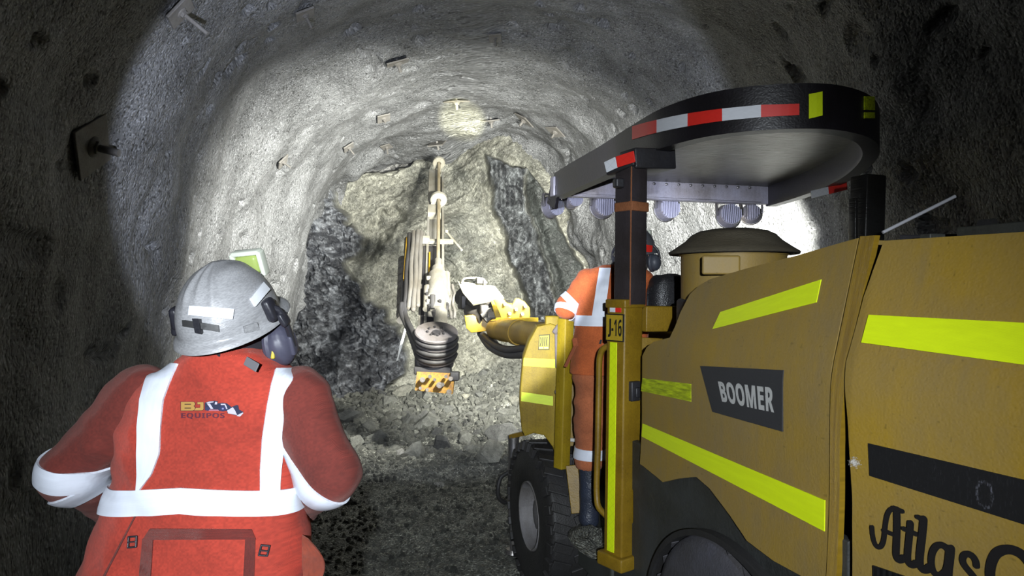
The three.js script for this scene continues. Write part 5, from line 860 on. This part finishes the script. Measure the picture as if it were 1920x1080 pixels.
  const buckle = (px, py, r) => { const p = march(vestS, EYE0.clone().addScaledVector(RAY(px, py).normalize(), 1.3), RAY(px, py).normalize()), n = gradN(vestS, p), q = new THREE.Quaternion().setFromUnitVectors(V(0, 0, 1), n); p.addScaledVector(n, 0.004); const f = [box(0.02, 0.004, 0.006, V(0, 0.011, 0), 0.002), box(0.02, 0.004, 0.006, V(0, -0.011, 0), 0.002), box(0.004, 0.026, 0.006, V(0.009, 0, 0), 0.002), box(0.004, 0.026, 0.006, V(-0.009, 0, 0), 0.002), box(0.018, 0.003, 0.005, V(0, 0, 0.002), 0.001)]; return moved(join(f).rotateZ(r).applyQuaternion(q).translate(p.x, p.y, p.z), base); };
  part('buckle', buckle(250, 1016, 0.1), plasticBlack, vest); part('buckle', buckle(495, 1031, -0.25), plasticBlack, vest);
  part('pocket_flap', moved(grid(10, 14, (u, v) => { const y = lerp(1098, 1004, v), edge = lerp(575, [600, 588, 613, 606, 582][Math.min(4, Math.floor((1 - v) * 4.99))], 1), x = lerp(566, lerp(578, 612, Math.sin(Math.PI * clamp(v * 0.9 + 0.1)) * 0.9), u); return w(x, y + 8 * u, D - 0.05 - 0.03 * u + 0.01 * Math.sin(v * 7)); }, () => V(0, 0, -0.006)), base), cloth(0.42, 0.06, 0.018), vest, 'orange side flap sticking out');
  // printed company mark on the back
  const logo = canvasTex(1024, 512, (g, W, H) => {
    g.clearRect(0, 0, W, H); g.lineJoin = 'round';
    g.lineWidth = 14; g.strokeStyle = '#3a1216'; g.fillStyle = '#967438'; g.beginPath(); g.moveTo(16, 104); g.lineTo(190, 104); g.quadraticCurveTo(226, 108, 224, 146); g.quadraticCurveTo(222, 172, 200, 180); g.quadraticCurveTo(224, 190, 224, 220); g.quadraticCurveTo(222, 260, 186, 262); g.lineTo(16, 262); g.closePath(); g.stroke(); g.fill(); g.fillStyle = '#4a3218'; g.fillRect(70, 138, 96, 20); g.fillRect(70, 208, 96, 20);
    g.lineWidth = 10; g.fillStyle = '#967438'; g.beginPath(); g.moveTo(262, 110); g.lineTo(352, 110); g.lineTo(352, 228); g.quadraticCurveTo(352, 260, 318, 260); g.lineTo(216, 260); g.lineTo(238, 216); g.lineTo(290, 216); g.quadraticCurveTo(304, 216, 304, 200); g.lineTo(304, 150); g.lineTo(262, 150); g.closePath(); g.stroke(); g.fill();
    const poly = (c, p) => { g.fillStyle = c; g.beginPath(); p.forEach(([x, y], i) => (i ? g.lineTo(x, y) : g.moveTo(x, y))); g.closePath(); g.fill(); };
    const navy = '#191d36', wht = '#a39ea8';
    poly(navy, [[372, 120], [430, 92], [520, 80], [570, 92], [560, 130], [640, 118], [700, 130], [760, 190], [780, 200], [700, 268], [372, 262]]);
    poly(wht, [[390, 118], [440, 96], [510, 92], [500, 112], [420, 128]]); poly(wht, [[400, 134], [450, 132], [500, 230], [460, 234], [418, 160]]); poly(wht, [[528, 100], [560, 104], [556, 150], [520, 150]]); poly(wht, [[610, 136], [676, 136], [700, 190], [712, 240], [690, 230], [668, 160], [612, 160]]);
    poly('#8f5a6a', [[440, 244], [570, 244], [590, 268], [430, 268]]);
    g.fillStyle = '#1e2347'; g.beginPath(); g.ellipse(640, 226, 48, 50, 0, 0, 6.3); g.fill(); g.fillStyle = '#6a6c90'; g.beginPath(); g.ellipse(642, 228, 16, 17, 0, 0, 6.3); g.fill(); g.fillStyle = '#1e2347'; g.beginPath(); g.ellipse(412, 232, 32, 36, 0, 0, 6.3); g.fill();
    poly(navy, [[770, 196], [850, 160], [872, 170], [880, 240], [950, 292], [870, 356], [800, 340], [700, 300]]); poly(wht, [[706, 260], [790, 200], [824, 260], [856, 346], [806, 332], [720, 316]]); poly(wht, [[856, 346], [940, 296], [948, 310], [900, 372], [850, 362]]);
    g.fillStyle = '#4a1426'; g.save(); g.font = 'bold 128px sans-serif'; g.translate(0, 400); g.scale(1.22, 1); g.fillText('EQUIPOS', 2, 0); g.restore();
  });
  const lm = mat({ map: logo, transparent: true, roughness: 0.85 });
  { const f = sewn(vestS, 24, 12, fromEye(quadPx([338, 743], [466, 743], [466, 795], [338, 795]), 1.3), 0.0015); part('printed_mark', moved(f, base), lm, vest, 'printed company lettering with a loader emblem'); }
  // body: one continuous figure under the clothes
  const hc = w(442, 612, 1.72), hrot = new THREE.Quaternion().setFromEuler(new THREE.Euler(0.34, -0.16, -0.05, 'YXZ'));
  const hd = headSdf(hc, hrot), hip = w(375, 1150), kneeL = V(base.x - 0.12, 0.85, -D - 0.02), kneeR = V(base.x + 0.13, 0.85, -D - 0.02), footL = V(base.x - 0.13, base.y + 0.08, -D), footR = V(base.x + 0.14, base.y + 0.08, -D + 0.04);
  const hipL = V(base.x - 0.09, 1.22, -D), hipR = V(base.x + 0.1, 1.22, -D), neck = w(436, 690, 1.7), chest = w(425, 770, 1.72), pel = V(base.x, 1.26, -D);
  const body = (p) => { let d = hd(p); d = smin(d, capD(p, hc.clone().add(V(0, -0.06, 0.01)), neck, 0.055, 0.058), 0.03); d = smin(d, capD(p, neck, chest, 0.06, 0.10), 0.05); d = smin(d, capD(p, chest, pel, 0.10, 0.11), 0.05); for (const [s, e, h] of [[Ls, Le, Lw], [Rs, Re, Rw]]) { d = smin(d, capD(p, chest, s, 0.09, 0.055), 0.04); d = smin(d, capD(p, s, e, 0.05, 0.042), 0.02); d = smin(d, capD(p, e, h, 0.042, 0.03), 0.02); } for (const [a, b, c] of [[hipL, kneeL, footL], [hipR, kneeR, footR]]) { d = smin(d, capD(p, a, b, 0.085, 0.058), 0.03); d = smin(d, capD(p, b, c, 0.056, 0.04), 0.02); } return d; };
  const hands = [handSdf(Lw, w(300, 962, 2.0).sub(Lw), V(0, 0.9, 0.3), 1), handSdf(Rw, w(470, 968, 2.0).sub(Rw), V(0, 0.9, 0.3), -1)];
  const hb = (p) => [V(p.x - 0.15, p.y - 0.13, p.z - 0.15), V(p.x + 0.15, p.y + 0.13, p.z + 0.1)];
  part('body', moved(mergeGeometries([nets(body, V(base.x - 0.5, base.y, -D - 0.35), V(base.x + 0.5, 2.12, -D + 0.2), 0.012), nets(hands[0], ...hb(Lw), 0.0035), nets(hands[1], ...hb(Rw), 0.0035)]), base), skinM, me, 'skin of head and hands');
  // dark hood round head and neck
  const hood = (p) => { const q = p.clone().sub(hc).applyQuaternion(hrot.clone().invert()); let d = ellD(q, V(0, 0.02, 0.014), 0.09, 0.108, 0.104); d = smin(d, capD(p, hc.clone().add(V(-0.005, -0.06, -0.005)), neck.clone().add(V(0, 0.01, -0.03)), 0.066, 0.056), 0.04); d = Math.max(d, -ellD(q, V(0, -0.01, -0.11), 0.06, 0.085, 0.07)); return d + 0.003 * noise(p.x * 20, p.y * 30, p.z * 20); };
  part('hood', moved(nets(hood, hc.clone().add(V(-0.16, -0.2, -0.16)), hc.clone().add(V(0.16, 0.16, 0.17)), 0.007), base), darkCloth, me, 'dark hood round head and neck');
  // trousers and boots (below the frame)
  const red2 = cloth(0.45, 0.06, 0.03);
  const leg = (p) => { let d = 1; for (const [a, b, c] of [[hipL, kneeL, footL], [hipR, kneeR, footR]]) { d = Math.min(d, smin(capD(p, a, b, 0.115, 0.085), capD(p, b, c.clone().add(V(0, 0.15, 0)), 0.085, 0.078), 0.02)); } return smin(d, capD(p, hipL, hipR, 0.12, 0.12), 0.05) + 0.006 * noise(p.x * 9, p.y * 12, p.z * 9); };
  part('trousers', moved(nets(leg, V(base.x - 0.36, base.y + 0.1, -D - 0.25), V(base.x + 0.36, 1.4, -D + 0.25), 0.012), base), red2, me);
  const bootS = (f) => (p) => smin(capD(p, f.clone().add(V(0, -0.02, 0)), f.clone().add(V(0, 0.16, 0)), 0.06, 0.065), capD(p, f.clone().add(V(0, -0.035, 0.02)), f.clone().add(V(0, -0.04, -0.15)), 0.045, 0.04), 0.03);
  for (const f of [footL, footR]) part('boot', moved(nets(bootS(f), f.clone().add(V(-0.12, -0.1, -0.24)), f.clone().add(V(0.12, 0.26, 0.12)), 0.009), base), M.rubber, me);
  // helmet, its stickers and clip, ear defenders, lamp
  const c = w(432, 600, 1.69), rot = new THREE.Quaternion().setFromEuler(new THREE.Euler(0.38, -0.14, 0.09, 'YXZ'));
  const grey = mat({ color: C(0.36, 0.36, 0.37), roughness: 0.42, map: rep(clothColor, 1), bumpMap: fineBump, bumpScale: 0.0006 });
  const H = helmet(me, base, c, rot, 0.110, 0.140, 0.134, grey, 'grey safety helmet tilted back');
  const stick = (a, b, cc, d, m, name, lift, label) => part(name, moved(sewn(H.sdf, 16, 4, fromEye(quadPx(a, b, cc, d), 1.35), lift), base), m, H.mesh, label);
  stick([358, 574], [438, 580], [435, 599], [356, 591], M.silver, 'sticker', 0.006, 'bright silver strip');
  stick([491, 531], [503, 544], [477, 575], [468, 560], M.whiteTape, 'sticker', 0.006, 'tilted silver strip');
  stick([346, 600], [410, 610], [411, 621], [347, 611], mat({ color: C(0.03, 0.03, 0.03), roughness: 0.5 }), 'cord_clip', 0.007, 'black clip band'); stick([366, 597], [377, 598], [381, 624], [371, 622], plasticBlack, 'cord_clip', 0.012);
  stick([456, 612], [480, 604], [484, 618], [458, 624], grey, 'embossed_label', 0.005);
  const q = (g) => moved(g.applyQuaternion(rot).translate(c.x, c.y, c.z), base);
  for (const s of [-1, 1]) {
    const a = part('earmuff', join([q(new THREE.SphereGeometry(1, 28, 20).scale(0.034, 0.052, 0.042).translate(s * 0.104, -0.078, -0.01)), q(new THREE.TorusGeometry(0.036, 0.013, 10, 30).rotateY(Math.PI / 2).scale(1, 1.25, 1).translate(s * 0.088, -0.078, -0.01)), q(box(0.012, 0.05, 0.03, V(s * 0.136, -0.076, -0.005), 0.005))], 0.6), mat({ color: C(0.05, 0.05, 0.075), roughness: 0.5 }), me, s < 0 ? 'left ear defender' : 'right ear defender');
    part('earmuff_arm', join([q(hose([V(s * 0.118, 0.03, 0.02), V(s * 0.13, 0.022, 0.012), V(s * 0.138, -0.01, 0.006), V(s * 0.138, -0.05, 0), V(s * 0.136, -0.08, -0.004)], 0.0075, 30, 10)), q(box(0.022, 0.055, 0.036, V(s * 0.119, 0.025, 0.02), 0.01, [0, 0, s * 0.15])), q(box(0.016, 0.035, 0.03, V(s * 0.137, -0.005, 0.008), 0.007, [0, 0, s * 0.3]))], 0.6), plasticBlack, a);
  }
  part('respirator_strap', join([moved(bar(w(460, 676, 1.61), w(483, 690, 1.59), 0.003, 0.02, V(0.5, 1, 0)), base)]), mat({ color: C(0.12, 0.12, 0.13), roughness: 0.7 }), me, 'grey strap end on the collar'); 
  part('collar_strap', join([moved(bar(w(348, 672, 1.63), w(412, 660, 1.60), 0.004, 0.022), base)]), darkCloth, me);
  part('respirator_filter', join([moved(box(0.010, 0.022, 0.02, w(513, 664, 1.68), 0.004), base), moved(box(0.012, 0.026, 0.02, w(507, 668, 1.69), 0.004), base)]), mat({ color: C(0.4, 0.33, 0.03), roughness: 0.5 }), me, 'yellow respirator piece');
  const lampAt = V(-0.002, 0.086, -0.150);
  const lp = lampAt.clone().applyQuaternion(rot).add(c), s = capLamp(H, H.mesh, base, c, rot, lampAt, LIGHT.capSpill, lp.clone().add(V(-0.052, 0.175, -0.983).multiplyScalar(8)), 0.548, 0.07, mat({ color: C(0.3, 0.38, 0.1), roughness: 0.4 }), 'pale green cap lamp on the helmet front');
  const beam = new THREE.SpotLight(C(1, 0.95, 0.6), LIGHT.capBeam, 0, 0.042, 0.5); beam.position.copy(s.position); beam.target.position.copy(onShell(866, 224).p).sub(base); beam.shadow.radius = 1; s.parent.add(beam, beam.target);
}
// ---- the operator on the rig platform
{
  const D = 4.3, w = (px, py, d = D) => P(px, py, d), base = V(w(1135, 0).x, 0.575, -D);
  const me = thing('person', 'operator in orange suit and dark helmet standing on the rig platform behind the post', 'person', base);
  const row = (py, l, r, hd, dz = 0) => [2 - (py - 540) / FOCAL * D, ((l + r) / 2 - 960) / FOCAL * D, -D + dz, (r - l) / 2 / FOCAL * D, hd];
  const torso = bodyTable([row(498, 1128, 1192, 0.06), row(504, 1108, 1206, 0.085), row(515, 1094, 1216, 0.105), row(540, 1086, 1218, 0.12), row(600, 1079, 1214, 0.125), row(650, 1074, 1212, 0.135), row(700, 1070, 1210, 0.145)]);
  const jacket = (p) => torso(p) + 0.006 * noise(p.x * 6 + p.y * 3, p.y * 8, p.z * 6) + 0.004 * noise(p.x * 15, p.y * 20, p.z * 15);
  const org = cloth(0.6, 0.135, 0.033), brown = cloth(0.52, 0.155, 0.06), tapeM = M.silver;
  const vest = part('jacket', moved(nets(jacket, V(w(1060, 0).x, 1.4, -D - 0.25), V(w(1240, 0).x, 2.2, -D + 0.25), 0.0095), base), org, me, 'orange jacket');
  const Ls = w(1103, 528), Le = w(1062, 576, 4.36), Lw = w(1090, 596, 4.62), Rs = w(1202, 528), Re = w(1222, 590, 4.36), Rw = w(1180, 596, 4.62);
  const sl = (a, b, c) => (p) => { let d = capD(p, a, b, 0.078, 0.062); d = smin(d, capD(p, b, c, 0.062, 0.045), 0.03); return d + 0.006 * noise(p.x * 9 + p.y * 12, p.y * 12, p.z * 9); };
  const bb = (...ps) => [V(Math.min(...ps.map((p) => p.x)) - 0.12, Math.min(...ps.map((p) => p.y)) - 0.12, Math.min(...ps.map((p) => p.z)) - 0.12), V(Math.max(...ps.map((p) => p.x)) + 0.12, Math.max(...ps.map((p) => p.y)) + 0.12, Math.max(...ps.map((p) => p.z)) + 0.12)];
  const sL = sl(Ls, Le, Lw), sR = sl(Rs, Re, Rw);
  const left = part('sleeve', moved(nets(sL, ...bb(Ls, Le, Lw), 0.009), base), org, me), right = part('sleeve', moved(nets(sR, ...bb(Rs, Re, Rw), 0.009), base), org, me);
  const ring = (sdf, c, n, wid) => { n.normalize(); const a = V(0, 0, 1).cross(n).normalize(), b = n.clone().cross(a).normalize(); return sewn(sdf, 48, 4, (u, v) => { const t = u * 6.2832, d = a.clone().multiplyScalar(Math.cos(t)).addScaledVector(b, Math.sin(t)), o = c.clone().addScaledVector(n, (v - 0.5) * wid).addScaledVector(d, 0.15); return [o, d.negate()]; }, 0.005); };
  part('reflective_tape', moved(ring(sL, w(1067, 561), V(0.72, 0.7, 0), 0.042), base), tapeM, left); part('reflective_tape', moved(ring(sL, w(1062, 586, 4.38), V(0.35, 0.9, -0.4), 0.032), base), tapeM, left);
  const px = (a, b, c, d, nu, nv) => moved(sewn(jacket, nu, nv, fromEye(quadPx(a, b, c, d), 3.9), 0.005), base);
  part('reflective_tape', px([1124, 503], [1145, 503], [1134, 592], [1110, 592], 4, 20), tapeM, vest, 'vertical brace tape'); part('reflective_tape', px([1178, 503], [1200, 503], [1208, 592], [1186, 592], 4, 20), tapeM, vest);
  const cT = V(w(1146, 0).x, 0, -D);
  part('reflective_tape', moved(sewn(jacket, 90, 4, (u, v) => { const a = u * 6.2832, d = V(Math.sin(a) * 1.4, 0, Math.cos(a)), o = V(cT.x, 1.808 + (v - 0.5) * 0.062, cT.z).addScaledVector(d, 0.24); return [o, V(cT.x, o.y, cT.z).sub(o).normalize()]; }, 0.005), base), tapeM, vest, 'belt tape');
  part('side_strap', moved(join([bar(w(1079, 648, 4.2), w(1060, 688, 4.16), 0.004, 0.028, V(0.6, 0.4, 0.4)), bar(w(1077, 634, 4.2), w(1080, 650, 4.2), 0.006, 0.03, V(1, 0, 0))]), base), cloth(0.55, 0.14, 0.05), vest, 'loose orange strap end');
  part('logo_patch', px([1125, 637], [1129, 637], [1127, 645], [1123, 645], 2, 3), plasticBlack, vest);
  // legs
  const hipL = w(1114, 715), hipR = w(1172, 715), kL = w(1109, 790), kR = w(1165, 790), aL = w(1104, 972), aR = w(1155, 972);
  const leg = (p) => { let d = 1; for (const [a, b, c] of [[hipL, kL, aL], [hipR, kR, aR]]) d = Math.min(d, smin(capD(p, a, b, 0.118, 0.102), capD(p, b, b.clone().lerp(c, 0.38), 0.102, 0.094), 0.02)); d = smin(d, capD(p, hipL.clone().add(V(0, 0.05, 0)), hipR.clone().add(V(0, 0.05, 0)), 0.112, 0.112), 0.05); return d + 0.007 * noise(p.x * 7, p.y * 13, p.z * 7) + 0.005 * noise(p.x * 12, p.y * 28, p.z * 12); };
  const tr = part('trousers', moved(nets(leg, w(1060, 860, D + 0.25), V(w(1225, 0).x, 1.68, -D + 0.22), 0.0105), base), brown, me, 'brownish orange trousers');
  for (const [k, a] of [[kL, aL], [kR, aR]]) { const c = k.clone().lerp(a, 0.32); part('reflective_tape', moved(ring(leg, c, V(0.02, 1, 0), 0.062), base), tapeM, tr, 'white band above the boot'); }
  const bootM = mat({ color: C(0.035, 0.045, 0.075), roughness: 0.45, map: grimeColor, bumpMap: fineBump, bumpScale: 0.004 });
  for (const [k, a] of [[kL, aL], [kR, aR]]) { const t = k.clone().lerp(a, 0.36), f = V(a.x, base.y + 0.05, a.z), s = (p) => smin(capD(p, t, f, 0.068, 0.056), capD(p, f, f.clone().add(V(0.02, -0.01, -0.15)), 0.05, 0.04), 0.03) + 0.004 * noise(p.x * 10, p.y * 22, p.z * 10); part('boot', moved(nets(s, V(f.x - 0.12, base.y - 0.02, f.z - 0.26), V(f.x + 0.14, t.y + 0.09, f.z + 0.12), 0.009), base), bootM, me, 'dark blue rubber boot'); }
  // body
  const hc = w(1192, 478, 4.3), hrot = new THREE.Quaternion().setFromEuler(new THREE.Euler(0.02, -0.55, 0, 'YXZ')), hd = headSdf(hc, hrot), neck = w(1165, 510), chest = w(1152, 560), pel = w(1143, 690);
  const body = (p) => { let d = hd(p); d = smin(d, capD(p, hc.clone().add(V(-0.01, -0.06, 0)), neck, 0.055, 0.058), 0.03); d = smin(d, capD(p, neck, chest, 0.06, 0.095), 0.05); d = smin(d, capD(p, chest, pel, 0.095, 0.1), 0.05); for (const [s, e, h] of [[Ls, Le, Lw], [Rs, Re, Rw]]) { d = smin(d, capD(p, chest, s, 0.08, 0.05), 0.04); d = smin(d, capD(p, s, e, 0.046, 0.04), 0.02); d = smin(d, capD(p, e, h, 0.04, 0.028), 0.02); } for (const [a, b, c] of [[hipL, kL, aL], [hipR, kR, aR]]) { d = smin(d, capD(p, a, b, 0.08, 0.056), 0.03); d = smin(d, capD(p, b, c.clone().add(V(0, 0.06, 0)), 0.055, 0.04), 0.02); } return d; };
  const hands = [handSdf(Lw, V(0.25, -0.05, -1), V(0, 1, 0.2), 1), handSdf(Rw, V(-0.25, -0.05, -1), V(0, 1, 0.2), -1)], hb = (p) => [V(p.x - 0.12, p.y - 0.12, p.z - 0.17), V(p.x + 0.12, p.y + 0.1, p.z + 0.06)];
  part('body', moved(mergeGeometries([nets(body, V(base.x - 0.4, base.y, -D - 0.4), V(base.x + 0.45, 2.45, -D + 0.2), 0.012), nets(hands[0], ...hb(Lw), 0.0035), nets(hands[1], ...hb(Rw), 0.0035)]), base), skinM, me, 'skin of head and hands');
  const inv = hrot.clone().invert(), hood = (p) => { const q = p.clone().sub(hc).applyQuaternion(inv); let d = ellD(q, V(0, 0.01, 0.016), 0.088, 0.115, 0.104); d = smin(d, capD(p, hc.clone().add(V(-0.012, -0.06, 0.02)), neck, 0.072, 0.08), 0.04); return Math.max(d, -ellD(q, V(0, 0.005, -0.115), 0.055, 0.05, 0.06)) + 0.003 * noise(p.x * 20, p.y * 26, p.z * 20); };
  part('hood', moved(nets(hood, hc.clone().add(V(-0.16, -0.22, -0.16)), hc.clone().add(V(0.16, 0.16, 0.17)), 0.008), base), darkCloth, me, 'dark balaclava');
  const c = w(1191, 471, 4.3), rot = new THREE.Quaternion().setFromEuler(new THREE.Euler(0.10, -0.55, 0, 'YXZ'));
  const dg = mat({ color: C(0.09, 0.09, 0.10), roughness: 0.4, bumpMap: fineBump, bumpScale: 0.0006 });
  const H = helmet(me, base, c, rot, 0.118, 0.15, 0.14, dg, 'dark grey safety helmet');
  const stick = (a, b, cc, d, m, lift) => part('sticker', moved(sewn(H.sdf, 6, 3, fromEye(quadPx(a, b, cc, d), 3.9), lift), base), m, H.mesh, 'red reflective sticker'); stick([1211, 459], [1222, 461], [1221, 474], [1210, 472], M.redTape, 0.006);
  const q = (g) => moved(g.applyQuaternion(rot).translate(c.x, c.y, c.z), base);
  for (const s of [-1, 1]) { const a = part('earmuff', join([q(new THREE.SphereGeometry(1, 24, 16).scale(0.036, 0.05, 0.042).translate(s * 0.118, -0.07, -0.005)), q(new THREE.TorusGeometry(0.036, 0.013, 10, 26).rotateY(Math.PI / 2).scale(1, 1.2, 1).translate(s * 0.1, -0.07, -0.005))], 0.6), mat({ color: C(0.05, 0.055, 0.07), roughness: 0.5 }), me); part('earmuff_arm', join([q(hose([V(s * 0.12, 0.03, 0.01), V(s * 0.142, 0.0, 0.004), V(s * 0.15, -0.05, -0.004)], 0.008, 20, 8))]), plasticBlack, a); }
  const at = V(0, 0.085, -0.165), lp = at.clone().applyQuaternion(rot).add(c);
  capLamp(H, H.mesh, base, c, rot, at, LIGHT.operatorSpot, lp.clone().add(V(0.5, -0.1, -1)), 0.5, 0.6, capLampM, 'cap lamp');
}
// ---- unseen fill lamp, added well behind the camera to even out frontal light
{
  const at = V(0.03, 2.25, 1.3), t = thing('cap_lamp', 'unseen fill lamp added behind the camera, built like a cap lamp', 'lamp', at);
  part('lamp_housing', join([box(0.07, 0.06, 0.04, V(0, 0, 0.01), 0.014), new THREE.TorusGeometry(0.028, 0.006, 10, 28).translate(0, 0, -0.012)], 0.6), capLampM, t);
  part('lamp_lens', new THREE.CylinderGeometry(0.025, 0.025, 0.006, 24).rotateX(Math.PI / 2).translate(0, 0, -0.014), mat({ color: C(0.9, 0.9, 0.9), emissive: C(0.9, 0.95, 1), emissiveIntensity: 20, roughness: 0.2 }), t);
  const s = new THREE.SpotLight(COOL, LIGHT.wideFill, 0, 0.51, 1); s.position.set(0, 0, -0.03); s.target.position.set(0.01, -0.18, -1); s.shadow.radius = 1.2; t.add(s, s.target);
}
scene.traverse((o) => { if (o.isLight) o.castShadow = true; });
renderer.render(scene, camera);
